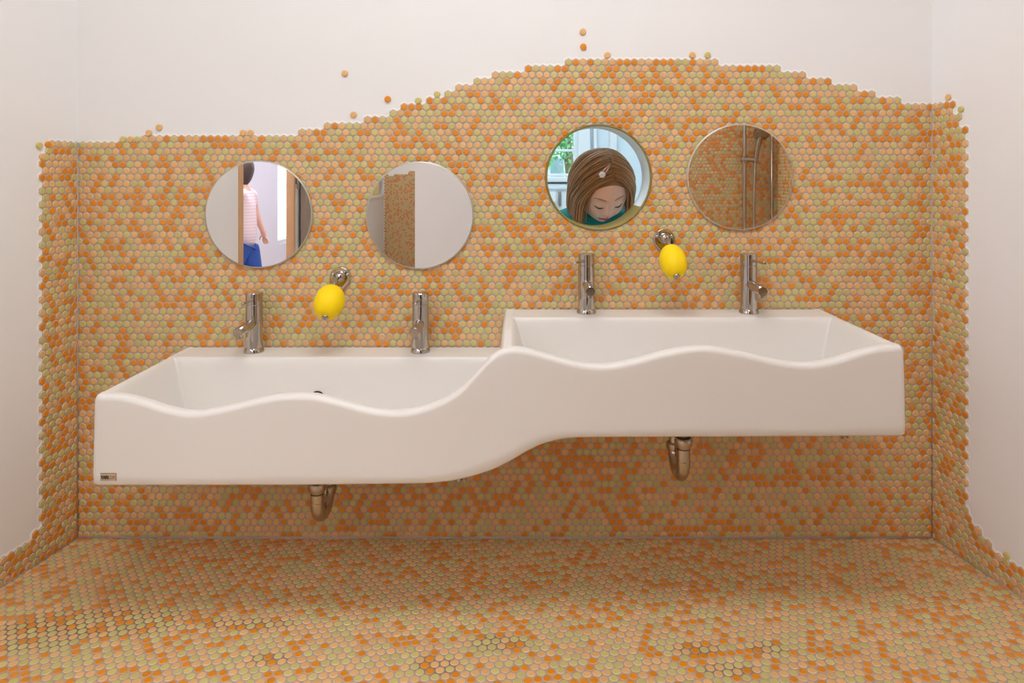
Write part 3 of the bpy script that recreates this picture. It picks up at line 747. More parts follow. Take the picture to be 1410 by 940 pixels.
bm = bmesh.new(); tube(bm, [(xh, yS + 0.012, 1.065), (xh - 0.004, yS + 0.012, 0.95), (xh - 0.006, yS + 0.012, 0.8), (xh - 0.004, yS + 0.012, 0.6), (xh + 0.01, yS + 0.01, 0.42), (xh + 0.05, yS, 0.36)], 0.0075, 14); sput('hose', bm)
root = empty('grab_bar', (xb, yS, 0.4), 'slim vertical chrome bar right of the shower hose, seen in mirror', 'grab bar')
bm = bmesh.new(); tube(bm, [(xb, SY + 0.004, 0.45), (xb, yS, 0.45), (xb, yS, 1.25), (xb, SY + 0.004, 1.25)], 0.008, 16); under(bm_obj('bar', bm, M['chrome'], angle=60), root)
for z in (0.45, 1.25):
    bm = bmesh.new(); lathe(bm, [(0, 0), (0.02, 0), (0.02, 0.005), (0, 0.005)], 24, aim((xb, SY + 0.004, z), (0, 1, 0))); under(bm_obj('flange', bm, M['chrome'], angle=40), root)

# corridor beyond the door
tag(boxes('wall_corridor', [(-2.52, -2.4, -4.88, -1.0, 0, ZC), (-2.52, -2.4, -5.99, -4.88, 0, 0.3), (-2.52, -2.4, -5.99, -4.88, 2.3, ZC), (-2.6, LX - 0.0, -1.1, -1.0, 0, ZC)], M['lilac']), kind='structure')
w2 = boxes('window_2', [(-2.50, -2.42, -4.92, -4.88, 0.3, 2.3), (-2.50, -2.42, -5.99, -5.95, 0.3, 2.3), (-2.50, -2.42, -5.99, -4.88, 0.3, 0.34), (-2.50, -2.42, -5.99, -4.88, 2.26, 2.3)], M['white']); tag(w2, kind='structure')
boxes('pane', [(-2.465, -2.46, -5.95, -4.92, 0.34, 2.26)], M['pane'], w2)

# room behind the peep hole
RY = 2.6
s2 = PX * (D + RY) / D
wx1 = (795 - VX) * s2; zs = CH + (VY - 243) * s2
tag(boxes('wall_other_back', [(wx1, 1.4, RY, RY + 0.15, 0, ZC), (-1.4, -0.75, RY, RY + 0.15, 0, ZC), (-0.75, wx1, RY, RY + 0.15, 0, zs - 0.03), (-0.75, wx1, RY, RY + 0.15, 2.3, ZC)], M['bluewall']), kind='structure')
tag(boxes('wall_other_right', [(1.3, 1.4, WT, RY, 0, ZC)], M['bluewall']), kind='structure')
tag(boxes('wall_other_left', [(-1.4, -1.3, WT, RY, 0, ZC)], M['bluewall']), kind='structure')
bl = [(-0.75, -0.70, RY, RY + 0.08, zs, 2.3), (wx1 - 0.02, wx1, RY, RY + 0.08, zs, 2.3), (-0.75, wx1, RY, RY + 0.08, 2.24, 2.3), (-0.75, wx1, RY, RY + 0.08, zs, zs + 0.02), (-0.21, -0.16, RY, RY + 0.08, zs, 2.3), (-0.75, wx1, RY + 0.02, RY + 0.05, zs + 0.165, zs + 0.18)]
w1 = boxes('window_1', bl, M['white'], bev=0.003); tag(w1, kind='structure')
boxes('pane', [(-0.70, wx1 - 0.02, RY + 0.035, RY + 0.04, zs + 0.02, 2.24)], M['pane'], w1)
boxes('window_sill', [(-0.85, wx1 + 0.02, RY - 0.16, RY, zs - 0.035, zs - 0.002)], M['white'], w1, bev=0.006)
# pilasters right of the window
def px2(p): return (p - VX) * s2
tag(boxes('trim_3', [(px2(796), px2(812), RY - 0.05, RY, 0, ZC), (px2(816), px2(820.5), RY - 0.07, RY, 0, ZC), (px2(838), px2(848), RY - 0.06, RY, 0, ZC)], M['white'], bev=0.006), kind='structure')
cab = empty('cabinet', (-0.2, RY - 0.2, 0), 'white base cabinet below the window in the room behind the peep hole', 'cabinet')
under(boxes('body', [(-0.85, wx1 + 0.25, RY - 0.14, RY - 0.005, 0.02, zs - 0.045)], M['white'], bev=0.004), cab)
zc_ = CH + (VY - 258) * PX * (D + RY - 0.16) / D
under(boxes('counter_edge', [(-0.87, wx1 + 0.26, RY - 0.155, RY - 0.135, zc_ - 0.012, zc_ + 0.012)], M['bluewall'], bev=0.003), cab)
s3 = PX * (D + RY - 0.17) / D
xk, zk = (762.5 - VX) * s3, CH + (VY - 277) * s3
dr = under(boxes('door', [(-0.80, (766 - VX) * s3, RY - 0.158, RY - 0.14, 0.1, zc_ - 0.03)], M['white'], bev=0.003), cab)
bm = bmesh.new(); lathe(bm, [(0, 0), (0.006, 0), (0.006, 0.012), (0.014, 0.018), (0.014, 0.026), (0.008, 0.031), (0, 0.032)], 24, aim((xk, RY - 0.158, zk), (0, -1, 0))); o = bm_obj('knob', bm, M['white']); o.parent = dr; o.matrix_parent_inverse = dr.matrix_world.inverted() @ Matrix.Identity(4) if False else Matrix.Identity(4)
o.matrix_parent_inverse = Matrix.Translation(-cab.location) @ Matrix.Translation(cab.location)
x3 = (771 - VX) * s3
under(boxes('handle_strip', [(x3 - 0.009, x3 + 0.009, RY - 0.165, RY - 0.14, zk - 0.03, CH + (VY - 263) * s3)], M['steel'], bev=0.003), cab)

# garden outside that window
tag(boxes('ground_outside', [(-8, 8, RY + 0.2, 16, -0.4, -0.1)], M['lawn']), kind='structure')
rnd = random.Random(5)
tr = empty('tree', (0.60, 8.0, -0.1), 'leafy green tree outside the window behind the peep hole', 'tree')
bm = bmesh.new(); tube(bm, [(0.75, 8, -0.1), (0.72, 8, 1.0), (0.60, 8, 2.0), (0.3, 8, 3.0)], [0.09, 0.07, 0.06, 0.04], 12)
tube(bm, [(0.70, 8, 1.2), (0.5, 7.9, 1.6), (0.35, 7.8, 2.1)], [0.04, 0.03, 0.02], 8); tube(bm, [(0.72, 8, 1.0), (0.9, 8.1, 1.5), (1.0, 8.1, 2.0)], [0.04, 0.03, 0.02], 8)
under(bm_obj('trunk', bm, M['bark']), tr)
vs, fs = [], []
for i in range(2600):
    t = rnd.random() * 2 * PI; u = rnd.uniform(-1, 1); r = rnd.random() ** 0.4
    p = Vector((0.55 + 1.0 * r * math.sqrt(1 - u * u) * math.cos(t), 8 + 0.8 * r * math.sqrt(1 - u * u) * math.sin(t), 2.25 + 1.05 * r * u))
    if i % 4 == 0: p = Vector((0.25 + rnd.gauss(0, 0.22), 7.6 + rnd.gauss(0, 0.2), 1.5 + rnd.gauss(0, 0.22)))
    a = Vector((rnd.gauss(0, 1), rnd.gauss(0, 1), rnd.gauss(0, 1))).normalized(); b = a.orthogonal().normalized()
    s = rnd.uniform(0.035, 0.07); o0 = len(vs)
    n_ = a.cross(b) * s * 0.2
    vs += [p - a * s, p + b * s * 0.45 + n_, p + a * s, p - b * s * 0.45 + n_]; fs.append((o0, o0 + 1, o0 + 2, o0 + 3))
under(mesh_obj('foliage', vs, fs, M['leaf'], None, False), tr)
hs = empty('house', (0.0, 14, -0.1), 'pale house seen far beyond the tree through the window', 'house')
under(boxes('wall', [(-3, 3.0, 13.0, 15, -0.1, 1.9)], M['facade']), hs)
bm = bmesh.new()
vv = [bm.verts.new(p) for p in ((-3.2, 12.8, 1.9), (3.2, 12.8, 1.9), (3.2, 15.2, 1.9), (-3.2, 15.2, 1.9), (-3.2, 14, 2.9), (3.2, 14, 2.9))]
for f in ((0, 1, 5, 4), (2, 3, 4, 5), (0, 4, 3), (1, 2, 5), (0, 3, 2, 1)): bm.faces.new([vv[i] for i in f])
under(bm_obj('roof', bm, M['facade'], smooth=False), hs)
for x in (-1.5, 0.05, 0.65, 1.3):
    under(boxes('window', [(x, x + 0.28, 12.96, 13.02, 0.75, 1.35)], M['darkpane'], bev=0.01), hs)
bm = bmesh.new()
for i in range(500):
    x = rnd.uniform(-1.5, 2.2); z = -0.1 + rnd.random() ** 0.7 * 1.0
    p = Vector((x, 10.5 + rnd.uniform(-0.3, 0.3), z)); a = Vector((rnd.gauss(0, 1), rnd.gauss(0, 1), rnd.gauss(0, 1))).normalized(); b = a.orthogonal()
    s = 0.09
    bm.faces.new([bm.verts.new(q) for q in (p - a * s, p + b * s * 0.5, p + a * s, p - b * s * 0.5)])
o = bm_obj('hedge', bm, M['leaf'], smooth=False); tag(o, 'low green hedge in front of the pale house outside', 'hedge', kind='stuff')

# ------------------------------------------------------------------ people
def skin_mesh(joints, edges, root=0, sub=2):
    """joints: list of (position, radius or (rx, ry))."""
    me = bpy.data.meshes.new('tmp'); me.from_pydata([tuple(j[0]) for j in joints], edges, [])
    o = bpy.data.objects.new('tmp', me); COL.objects.link(o)
    md = o.modifiers.new('s', 'SKIN'); md.use_smooth_shade = True; md.branch_smoothing = 0.3
    for i, j in enumerate(joints):
        r = j[1] if isinstance(j[1], tuple) else (j[1], j[1])
        me.skin_vertices[0].data[i].radius = r; me.skin_vertices[0].data[i].use_root = (i == root)
    ss = o.modifiers.new('u', 'SUBSURF'); ss.levels = sub; ss.render_levels = sub
    bpy.context.view_layer.update()
    out = bpy.data.meshes.new_from_object(o.evaluated_get(bpy.context.evaluated_depsgraph_get()))
    bpy.data.objects.remove(o)
    return out

def hand_chain(J, Ed, wrist, palm_dir, side_dir, s):
    """palm and five bent fingers on wrist index; returns nothing, appends."""
    pd, sd = Vector(palm_dir).normalized(), Vector(side_dir).normalized(); nd_ = pd.cross(sd)
    w = Vector(J[wrist][0])
    J.append((w + pd * 0.032 * s, (0.018 * s, 0.011 * s))); pi_ = len(J) - 1; Ed.append((wrist, pi_))
    for f, (off, ln) in enumerate(((-0.018, 0.050), (-0.006, 0.058), (0.006, 0.054), (0.018, 0.042))):
        b = w + pd * 0.055 * s + sd * off * s
        J.append((b, 0.0062 * s)); a0 = len(J) - 1; Ed.append((pi_, a0))
        J.append((b + (pd + nd_ * 0.25) * ln * 0.5 * s, 0.0055 * s)); Ed.append((a0, a0 + 1))
        J.append((b + (pd * 0.85 + nd_ * 0.45) * ln * s, 0.0045 * s)); Ed.append((a0 + 1, a0 + 2))
    t = w + pd * 0.018 * s - sd * 0.020 * s
    J.append((t, 0.0075 * s)); a0 = len(J) - 1; Ed.append((pi_, a0))
    J.append((t + (pd * 0.7 - sd * 0.6) * 0.026 * s, 0.0065 * s)); Ed.append((a0, a0 + 1))
    J.append((t + (pd * 0.9 - sd * 0.6 + nd_ * 0.3) * 0.044 * s, 0.005 * s)); Ed.append((a0 + 1, a0 + 2))

def G(x, z, cx, cz, sx, sz): return np.exp(-((x - cx) / sx) ** 2 - ((z - cz) / sz) ** 2)
def head_mesh():
    """Head in its own frame: face to -Y, centre at the ears, about 0.2 m tall."""
    nu, nv = 120, 90
    th = np.linspace(0, 2 * PI, nu, endpoint=False); ph = np.linspace(0.0, PI, nv + 1)[1:-1]
    # denser rows/columns over the face
    th = th + 0.35 * np.sin(2 * (th)) * 0.0
    T, Pp = np.meshgrid(th, ph)
    x = np.sin(Pp) * np.sin(T); y = -np.sin(Pp) * np.cos(T); z = np.cos(Pp)
    Xh = 0.073 * x; Yh = np.where(y > 0, 0.088 * y, 0.083 * y); Zh = np.where(z > 0, 0.098 * z, 0.100 * z)
    low = np.clip(-Zh / 0.1, 0, 1)
    Xh = Xh * (1 - 0.36 * low ** 1.8); Yh = np.where(y > 0, Yh * (1 - 0.45 * low ** 1.5), Yh * (1 - 0.10 * low ** 2))
    # flatten the face a little
    front = np.clip(-y, 0, 1)
    dy = np.zeros_like(Xh)
    fx, fz = Xh, Zh
    dy -= 0.004 * G(fx, fz, 0, 0.045, 0.05, 0.03)                                                 # forehead
    for s in (-1, 1):
        dy += 0.0085 * G(fx, fz, s * 0.028, -0.004, 0.017, 0.011)                                 # socket
        dy -= 0.0085 * G(fx, fz, s * 0.028, -0.007, 0.0115, 0.0085)                               # lowered lid over the eyeball
        dy -= 0.0070 * G(fx, fz, s * 0.036, -0.038, 0.020, 0.018)                                 # cheek
        dy -= 0.0022 * G(fx, fz, s * 0.025, 0.012, 0.018, 0.005)                                  # brow ridge
        dy -= 0.0045 * G(fx, fz, s * 0.0085, -0.036, 0.0048, 0.0045)                              # nostril wing
    dy -= 0.0075 * G(fx, fz, 0, -0.016, 0.0065, 0.018)                                            # bridge
    dy -= 0.0125 * G(fx, fz, 0, -0.032, 0.0085, 0.0085)                                           # tip
    dy += 0.0030 * G(fx, fz, 0, -0.0435, 0.010, 0.004)
    dy -= 0.0060 * G(fx, fz, 0, -0.0535, 0.0170, 0.0046)                                          # upper lip
    dy -= 0.0068 * G(fx, fz, 0, -0.0640, 0.0140, 0.0048)                                          # lower lip
    dy += 0.0042 * G(fx, fz, 0, -0.0588, 0.0180, 0.0018)                                          # mouth line
    dy += 0.0030 * G(fx, fz, 0, -0.0745, 0.018, 0.005)
    dy -= 0.0065 * G(fx, fz, 0, -0.088, 0.016, 0.010)                                             # chin
    Yh = Yh + dy * np.clip(front * 3, 0, 1)
    V = [(0, 0, 0.098)] + [(Xh[i, j], Yh[i, j], Zh[i, j]) for i in range(nv - 1) for j in range(nu)] + [(0, -0.01, -0.100)]
    F, mi = [], []
    def is_lip(i, j):
        X_, Z_ = Xh[i, j], Zh[i, j]
        if y[i, j] > -0.3: return False
        up = -0.0497 - 0.0015 * abs(X_) / 0.01 + 0.0 ; lo = -0.0693 + 0.0055 * (abs(X_) / 0.021) ** 2
        return abs(X_) < 0.021 and lo < Z_ < up - 0.006 * max(0, abs(X_) - 0.008) / 0.013
    for j in range(nu): F.append((0, 1 + j, 1 + (j + 1) % nu)); mi.append(0)
    for i in range(nv - 2):
        for j in range(nu):
            a, b = 1 + i * nu + j, 1 + i * nu + (j + 1) % nu
            F.append((a, a + nu, b + nu, b)); mi.append(1 if is_lip(i, j) else 0)
    last = len(V) - 1; base = 1 + (nv - 2) * nu
    for j in range(nu): F.append((base + j, last, base + (j + 1) % nu)); mi.append(0)
    def surf(xq, zq):                                # front surface at (x, z)
        m = np.where(y < -0.15, (Xh - xq) ** 2 + (Zh - zq) ** 2, 9); i, j = np.unravel_index(np.argmin(m), m.shape)
        return Vector((xq, Yh[i, j], zq))
    return V, F, mi, surf

def person_body(name, joints, edges, material_list, head=None):
    """One continuous figure: the skinned body plus its head, as one mesh."""
    me = skin_mesh(joints, edges)
    bm = bmesh.new(); bm.from_mesh(me)
    for f in bm.faces: f.material_index = 0; f.smooth = True
    if head:
        V, F, mi, mtx = head
        vv = [bm.verts.new(mtx @ Vector(p)) for p in V]
        for f, k_ in zip(F, mi):
            q = bm.faces.new([vv[i] for i in f]); q.material_index = k_; q.smooth = True
    out = bpy.data.meshes.new(name); bm.to_mesh(out); bm.free()
    for m in material_list: out.materials.append(m)
    o = bpy.data.objects.new(name, out); COL.objects.link(o)
    return o
def clothing(name, joints, edges, m, parent, root=0):
    me = skin_mesh(joints, edges, root); me.materials.clear(); me.materials.append(m)
    for p in me.polygons: p.use_smooth = True; p.material_index = 0
    o = bpy.data.objects.new(name, me); COL.objects.link(o); o.parent = parent
    return o

# --- the child looking down behind the peep hole
HEADC = at(828, 257.5, -0.245)
PITCH_A, YAW, ROLL = math.radians(33), math.radians(10), math.radians(4)
HS = 1.12
HM = Matrix.Translation(HEADC) @ Matrix.Rotation(YAW, 4, 'Z') @ Matrix.Rotation(-ROLL, 4, 'Y') @ Matrix.Rotation(PITCH_A, 4, 'X') @ Matrix.Scale(HS, 4)
hx, hy, hz = HEADC
V, F, mi, surf = head_mesh()
by = hy + 0.085
J = [((hx, by + 0.05, 0.50), (0.085, 0.07)), ((hx, by + 0.055, 0.62), (0.082, 0.065)), ((hx, by + 0.05, 0.74), (0.092, 0.065)), ((hx, by + 0.03, hz - 0.100), (0.065, 0.05)),
     ((hx, by - 0.005, hz - 0.065), (0.036, 0.036)), ((hx, by - 0.035, hz - 0.04), (0.04, 0.04))]
Ed = [(0, 1), (1, 2), (2, 3), (3, 4), (4, 5)]
for s in (-1, 1):
    n0 = len(J)
    J += [((hx + s * 0.115, by + 0.025, hz - 0.115), 0.036), ((hx + s * 0.150, by + 0.05, hz - 0.26), 0.028), ((hx + s * 0.150, by + 0.0, hz - 0.42), 0.020)]
    Ed += [(3, n0), (n0, n0 + 1), (n0 + 1, n0 + 2)]
    hand_chain(J, Ed, n0 + 2, (0, -0.25, -1), (0, 1, -0.2), 0.8)
    n1 = len(J)
    J += [((hx + s * 0.055, by + 0.05, 0.42), 0.066), ((hx + s * 0.062, by + 0.045, 0.24), 0.044), ((hx + s * 0.062, by + 0.055, 0.055), 0.029), ((hx + s * 0.068, by - 0.05, 0.026), (0.028, 0.022))]
    Ed += [(0, n1), (n1, n1 + 1), (n1 + 1, n1 + 2), (n1 + 2, n1 + 3)]
girl = person_body('person', J, Ed, [M['skin'], M['lips']], (V, F, mi, HM))
tag(girl, 'child in teal shirt with brown bob and hair clip looking down through the peep hole', 'person')
SJ = [((hx, by + 0.05, 0.48), (0.112, 0.09)), ((hx, by + 0.055, 0.62), (0.104, 0.084)), ((hx, by + 0.05, 0.74), (0.112, 0.08)), ((hx, by + 0.02, hz - 0.125), (0.082, 0.075)), ((hx, by - 0.012, hz - 0.078), (0.060, 0.060))]
SE = [(0, 1), (1, 2), (2, 3), (3, 4)]
for s in (-1, 1):
    n0 = len(SJ)
    SJ += [((hx + s * 0.118, by + 0.025, hz - 0.110), 0.050), ((hx + s * 0.152, by + 0.05, hz - 0.25), 0.040), ((hx + s * 0.152, by + 0.004, hz - 0.40), 0.030)]
    SE += [(3, n0), (n0, n0 + 1), (n0 + 1, n0 + 2)]
clothing('shirt', SJ, SE, M['teal'], girl)
TJ = [((hx, by + 0.05, 0.52), (0.100, 0.08))]; TE = []
for s in (-1, 1):
    n0 = len(TJ); TJ += [((hx + s * 0.058, by + 0.05, 0.42), 0.076), ((hx + s * 0.064, by + 0.045, 0.24), 0.054), ((hx + s * 0.064, by + 0.055, 0.075), 0.040)]
    TE += [(0, n0), (n0, n0 + 1), (n0 + 1, n0 + 2)]
clothing('trousers', TJ, TE, M['jeans'], girl)

# face details
def onface(pts, off): return [HM @ (surf(x, z) + Vector((0, -off, 0))) for x, z in pts]
for s in (-1, 1):
    bm = bmesh.new()
    pts = [(s * (0.0165 + 0.023 * t), -0.0125 - 0.0030 * math.sin(PI * t) + 0.003 * t) for t in np.linspace(0, 1, 11)]
    tube(bm, onface(pts, 0.0008), [0.0006 + 0.0016 * math.sin(PI * (0.1 + 0.85 * t)) for t in np.linspace(0, 1, 11)], 8)
    o = bm_obj('eyelashes', bm, M['lash'], girl)
    bm = bmesh.new()
    pts = [(s * (0.012 + 0.030 * t), 0.0115 + 0.0045 * math.sin(PI * t * 0.8)) for t in np.linspace(0, 1, 11)]
    tube(bm, onface(pts, 0.0), [0.0008 + 0.0016 * math.sin(PI * (0.15 + 0.8 * t)) for t in np.linspace(0, 1, 11)], 8)
    bm_obj('eyebrow', bm, M['brow'], girl)

# hair: a skull cap and many locks combed from a parting, hanging straight down at the ends
HMi = HM.inverted(); down = (HMi.to_3x3() @ Vector((0, 0, -1))).normalized()
rnd = random.Random(9)
def ell(dirv, off):
    d_ = Vector(dirv).normalized()
    ay = 0.092 if d_.y > 0 else 0.084
    r = 1 / math.sqrt((d_.x / 0.075) ** 2 + (d_.y / ay) ** 2 + (d_.z / 0.101) ** 2)
    return d_ * (r + off)
bm = bmesh.new()
nu, nv = 48, 28; grid = []
for i in range(nv + 1):
    row = []
    for j in range(nu):
        t = 2 * PI * j / nu                                   # 0 = back, PI = face side
        front = 0.5 - 0.5 * math.cos(t)
        maxp = 2.05 - 1.12 * max(0, front - 0.55) / 0.45 if front > 0.55 else 2.05
        p = 0.001 + maxp * i / nv
        row.append(bm.verts.new(HM @ ell((math.sin(p) * math.sin(t), math.sin(p) * math.cos(t), math.cos(p)), 0.004)))
    grid.append(row)
for i in range(nv):
    for j in range(nu): bm.faces.new((grid[i][j], grid[i + 1][j], grid[i + 1][(j + 1) % nu], grid[i][(j + 1) % nu]))
def lock(root, mid, end_az, length, off, rad):
    """root/mid: directions; the lock sweeps over the skull through mid to the azimuth end_az, then hangs down."""
    r0, m0 = Vector(root).normalized(), Vector(mid).normalized()
    e0 = Vector((math.sin(end_az), -math.cos(end_az), -0.10)).normalized()
    pts = []
    n = 12
    for i in range(n + 1):
        t = i / n
        q = (r0 * (1 - t) ** 2 + m0 * 2 * t * (1 - t) + e0 * t * t)
        pts.append(ell(q, off * (0.45 + 0.55 * math.sin(min(1, t * 1.3) * PI / 2)) + 0.002))
    # hang
    tang = (pts[-1] - pts[-2]).normalized(); p = pts[-1].copy(); m_ = 9; st = length / m_
    tgt = (down * 0.75 + Vector((0, 0, -1)) * 0.45).normalized()
    for i in range(m_):
        tang = (tang * 0.62 + tgt * 0.38).normalized()
        if i > m_ - 4: tang = (tang - Vector((e0.x, e0.y, 0)) * 0.34).normalized()
        p = p + tang * st; pts.append(p.copy())
    N = len(pts)
    rr_ = [rad * (0.55 + 0.45 * min(1, i / 5)) * (1 if i < N - 4 else max(0.12, (N - 1 - i) / 4)) for i in range(N)]
    tube(bm, [HM @ q for q in pts], [r * HS for r in rr_], 6, squash=0.7, up=(HM.to_3x3() @ pts[3]))
PARTX = 0.10
for s in (-1, 1):
    for layer in range(5):
        NL = 105
        for i in range(NL):
            f = (i + rnd.random()) / NL                          # 0 at the front hairline, 1 at the nape
            a = -0.78 + 2.15 * f ** 0.9                          # root angle along the parting, tilting from brow over crown to back
            root = (PARTX * (1 - f) + s * 0.006 - rnd.random() * s * 0.03, math.sin(a), math.cos(a))
            az = s * (math.radians(47) + math.radians(133) * f ** 0.85 + rnd.gauss(0, 0.08))
            mid = (s * (0.62 + 0.35 * f) + rnd.gauss(0, 0.05), math.sin(a) * 0.75 - (0.30 * (1 - f)) + rnd.gauss(0, 0.05), 0.72 - 0.2 * f)
            lock(root, mid, az, rnd.uniform(0.050, 0.086) + (0.002 if s < 0 else -0.006), 0.003 + 0.0026 * layer + rnd.uniform(-0.0015, 0.0035), rnd.uniform(0.0013, 0.0032))
hair = bm_obj('hair', bm, M['hair'], girl)
# hair clip
cl = HM @ ell((-0.16, -0.50, 0.86), 0.020); 
p0 = HM @ ell((-0.245, -0.62, 0.80), 0.019); p1 = HM @ ell((-0.01, -0.44, 0.95), 0.0175)
def clip_dir(): return (p1 - p0).normalized()
nrm = (HM.to_3x3() @ Vector((-0.15, -0.52, 0.86))).normalized(); sidev = clip_dir().cross(nrm).normalized()
bm = bmesh.new()
pts = [p0 + sidev * 0.0042, p0.lerp(p1, 0.5) + sidev * 0.0036 + nrm * 0.002, p1, p0.lerp(p1, 0.5) - sidev * 0.0036 + nrm * 0.002, p0 - sidev * 0.0042]
tube(bm, pts, [0.0028, 0.0026, 0.0016, 0.0026, 0.0028], 8)
clip = bm_obj('hair_clip', bm, M['pink'], girl)
bm = bmesh.new()
for i in range(6):
    t = 2 * PI * i / 6
    c_ = p0 + (clip_dir() * math.cos(t) + sidev * math.sin(t)) * 0.0055 + nrm * 0.002
    bmesh.ops.create_uvsphere(bm, u_segments=14, v_segments=10, radius=0.0046, matrix=Matrix.Translation(c_))
bmesh.ops.create_uvsphere(bm, u_segments=14, v_segments=10, radius=0.0045, matrix=Matrix.Translation(p0 + nrm * 0.005))
bm_obj('clip_flower', bm, M['pearl'], clip)

# --- the person passing the doorway (in the first mirror)
ox, oy = -2.02, -3.10
J = [((ox, oy, 0.52), (0.09, 0.075)), ((ox, oy, 0.64), (0.085, 0.07)), ((ox, oy, 0.78), (0.098, 0.07)), ((ox, oy, 0.875), (0.062, 0.05)), ((ox, oy, 0.93), (0.036, 0.036)), ((ox, oy, 0.97), (0.04, 0.04))]
Ed = [(0, 1), (1, 2), (2, 3), (3, 4), (4, 5)]
arms = {1: [(ox + 0.02, oy - 0.115, 0.855), (ox + 0.02, oy - 0.195, 0.70), (ox + 0.06, oy - 0.245, 0.555)], -1: [(ox, oy + 0.115, 0.855), (ox, oy + 0.165, 0.70), (ox + 0.04, oy + 0.18, 0.56)]}
for s in (1, -1):
    n0 = len(J); J += [(arms[s][0], 0.036), (arms[s][1], 0.028), (arms[s][2], 0.020)]
    Ed += [(3, n0), (n0, n0 + 1), (n0 + 1, n0 + 2)]
    hand_chain(J, Ed, n0 + 2, (0.1, -0.25 * s, -1), (1, 0, 0.1), 0.95)
    n1 = len(J)
    st = 0.10 * s
    J += [((ox + 0.2 * st, oy - s * 0.055, 0.43), 0.052), ((ox + st * 0.7, oy - s * 0.06, 0.25), 0.044), ((ox + st * 0.9, oy - s * 0.06, 0.055), 0.029), ((ox + st * 0.9 + 0.10, oy - s * 0.065, 0.026), (0.028, 0.022))]
    Ed += [(0, n1), (n1, n1 + 1), (n1 + 1, n1 + 2), (n1 + 2, n1 + 3)]
HM2 = Matrix.Translation((ox - 0.01, oy, 1.045)) @ Matrix.Rotation(-PI / 2 + 0.4, 4, 'Z')
V2, F2, mi2, surf2 = head_mesh()
pr = person_body('person', J, Ed, [M['skin'], M['lips']], (V2, F2, mi2, HM2))
tag(pr, 'person in pink striped shirt and blue jeans walking past the doorway, seen in mirror', 'person')
SJ = [((ox, oy, 0.445), (0.118, 0.10)), ((ox, oy, 0.64), (0.105, 0.088)), ((ox, oy, 0.78), (0.114, 0.084)), ((ox, oy, 0.878), (0.076, 0.060)), ((ox, oy, 0.915), (0.045, 0.044))]
SE = [(0, 1), (1, 2), (2, 3), (3, 4)]
for s in (1, -1):
    n0 = len(SJ); a_ = Vector(arms[s][0]); b_ = Vector(arms[s][1])
    SJ += [(a_, 0.048), (a_.lerp(b_, 0.55), 0.044)]; SE += [(3, n0), (n0, n0 + 1)]
clothing('shirt', SJ, SE, M['stripe'], pr)
TJ = [((ox, oy, 0.57), (0.098, 0.082))]; TE = []
for s in (1, -1):
    n0 = len(TJ); st = 0.10 * s
    TJ += [((ox + 0.2 * st, oy - s * 0.055, 0.43), 0.086), ((ox + st * 0.7, oy - s * 0.06, 0.25), 0.056), ((ox + st * 0.9, oy - s * 0.06, 0.075), 0.042)]; TE += [(0, n0), (n0, n0 + 1), (n0 + 1, n0 + 2)]
clothing('trousers', TJ, TE, M['jeans'], pr)
bm = bmesh.new()
bmesh.ops.create_uvsphere(bm, u_segments=32, v_segments=24, radius=1.0)
for v in bm.verts:
    q = v.co.copy(); q = Vector((q.x * 0.082, q.y * 0.097, q.z * 0.108))
    if q.y < -0.03: q.y = -0.03 - (abs(q.y) - 0.03) * (1.0 if q.z > 0.055 else 0.05)
    if q.z < -0.04: q.z = -0.04 + (q.z + 0.04) * 1.4
    v.co = HM2 @ q
bm_obj('hair', bm, M['darkhair'], pr)
for s in (-1, 1):
    bm = bmesh.new(); tube(bm, [HM2 @ (surf2(s * (0.0165 + 0.023 * t), -0.008) + Vector((0, -0.001, 0))) for t in np.linspace(0, 1, 9)], 0.0018, 8); bm_obj('eyelashes', bm, M['lash'], pr)
w_ = Vector(arms[1][2]); bm = bmesh.new(); dv = (Vector(arms[1][2]) - Vector(arms[1][1])).normalized(); e1 = dv.orthogonal().normalized()
tube(bm, arc(w_ - dv * 0.008, 0.020, 0, 2 * PI, 24, e1, dv.cross(e1)), 0.003, 8, cap=False); bm_obj('bracelet', bm, M['pink'], pr)

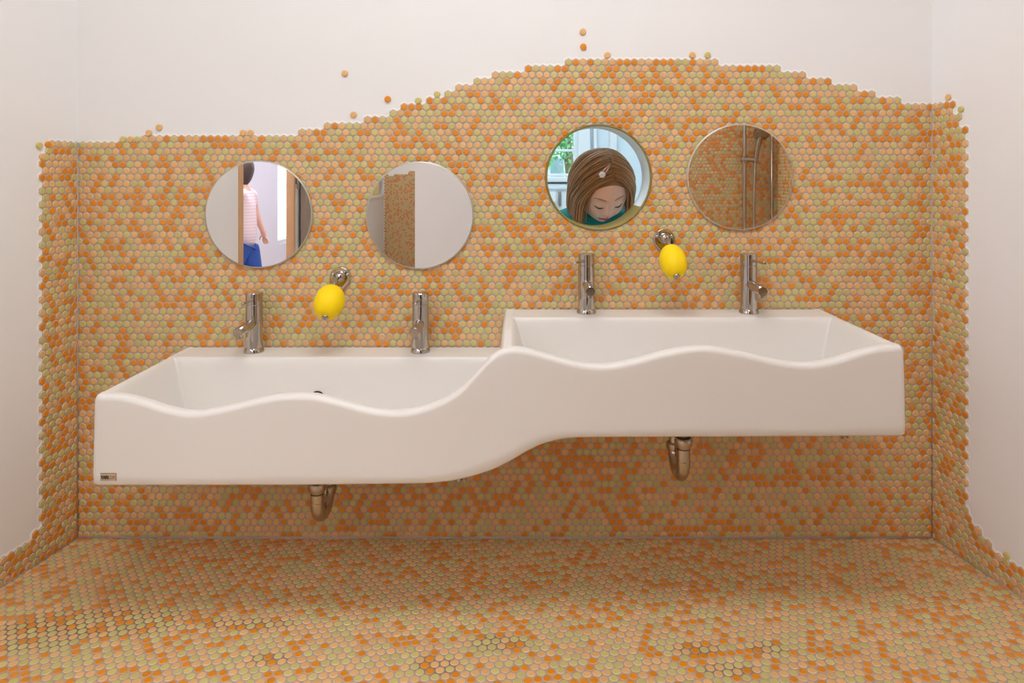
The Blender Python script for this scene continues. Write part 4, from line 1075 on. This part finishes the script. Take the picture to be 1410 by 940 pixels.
# ------------------------------------------------------------------ lamps and daylight
def area(name, loc, sx, sy, power, col, rot=(0, 0, 0)):
    l = bpy.data.lights.new(name, 'AREA'); l.shape = 'RECTANGLE'; l.size = sx; l.size_y = sy; l.energy = power; l.color = col
    o = bpy.data.objects.new(name, l); o.location = loc; o.rotation_euler = rot; COL.objects.link(o); return o
def ceiling_lamp(x, y, sx, sy, power, col, lab):
    r = empty('ceiling_lamp', (x, y, ZC), lab, 'ceiling lamp')
    under(boxes('housing', [(x - sx / 2 - 0.02, x + sx / 2 + 0.02, y - sy / 2 - 0.02, y + sy / 2 + 0.02, ZC - 0.035, ZC)], M['white'], bev=0.004), r)
    under(boxes('diffuser', [(x - sx / 2, x + sx / 2, y - sy / 2, y + sy / 2, ZC - 0.045, ZC - 0.034)], M['lamp']), r)
    area('lamp_light', (x, y, ZC - 0.05), sx, sy, power, col)
ceiling_lamp(-0.05, -1.05, 1.3, 0.5, 18.3, (0.94, 0.98, 1.0), 'wide ceiling lamp over the washbasin')
ceiling_lamp(-1.05, -4.3, 0.5, 1.0, 20, (1, 0.95, 0.92), 'added ceiling lamp that lights the passage')  # unseen lamp, put in to brighten the passage
ceiling_lamp(0.0, -2.4, 0.9, 0.4, 6, (0.97, 0.99, 1.0), 'ceiling lamp behind the camera')
ceiling_lamp(-2.05, -2.9, 0.4, 1.2, 46, (0.95, 0.93, 1.0), 'added ceiling lamp that brightens the corridor')  # unseen lamp, added to give the corridor its lilac light
ceiling_lamp(0.1, 1.2, 0.9, 0.9, 24, (0.72, 0.89, 1.0), 'added cool lamp standing in for daylight behind the wall')  # added lamp, takes the place of window daylight in that room
w = bpy.data.worlds.new('sky'); sc.world = w; w.use_nodes = True
nt = w.node_tree; bg = nt.nodes['Background']; bg.inputs['Strength'].default_value = 3.2
tcw = nt.nodes.new('ShaderNodeTexCoord'); sx_ = nt.nodes.new('ShaderNodeSeparateXYZ'); rp = nt.nodes.new('ShaderNodeValToRGB')
rp.color_ramp.elements[0].color = (0.85, 0.92, 1, 1); rp.color_ramp.elements[1].color = (0.62, 0.80, 1, 1)
nt.links.new(tcw.outputs['Generated'], sx_.inputs['Vector']); nt.links.new(sx_.outputs['Z'], rp.inputs['Fac']); nt.links.new(rp.outputs['Color'], bg.inputs['Color'])

vs_ = sc.view_settings
vs_.view_transform = 'Standard'; vs_.look = 'None'; vs_.gamma = 1.0; vs_.exposure = 0.0; vs_.use_curve_mapping = False
sc.cycles.use_denoising = True
sc.cycles.max_bounces = 10; sc.cycles.diffuse_bounces = 6
sc.cycles.sample_clamp_indirect = 6
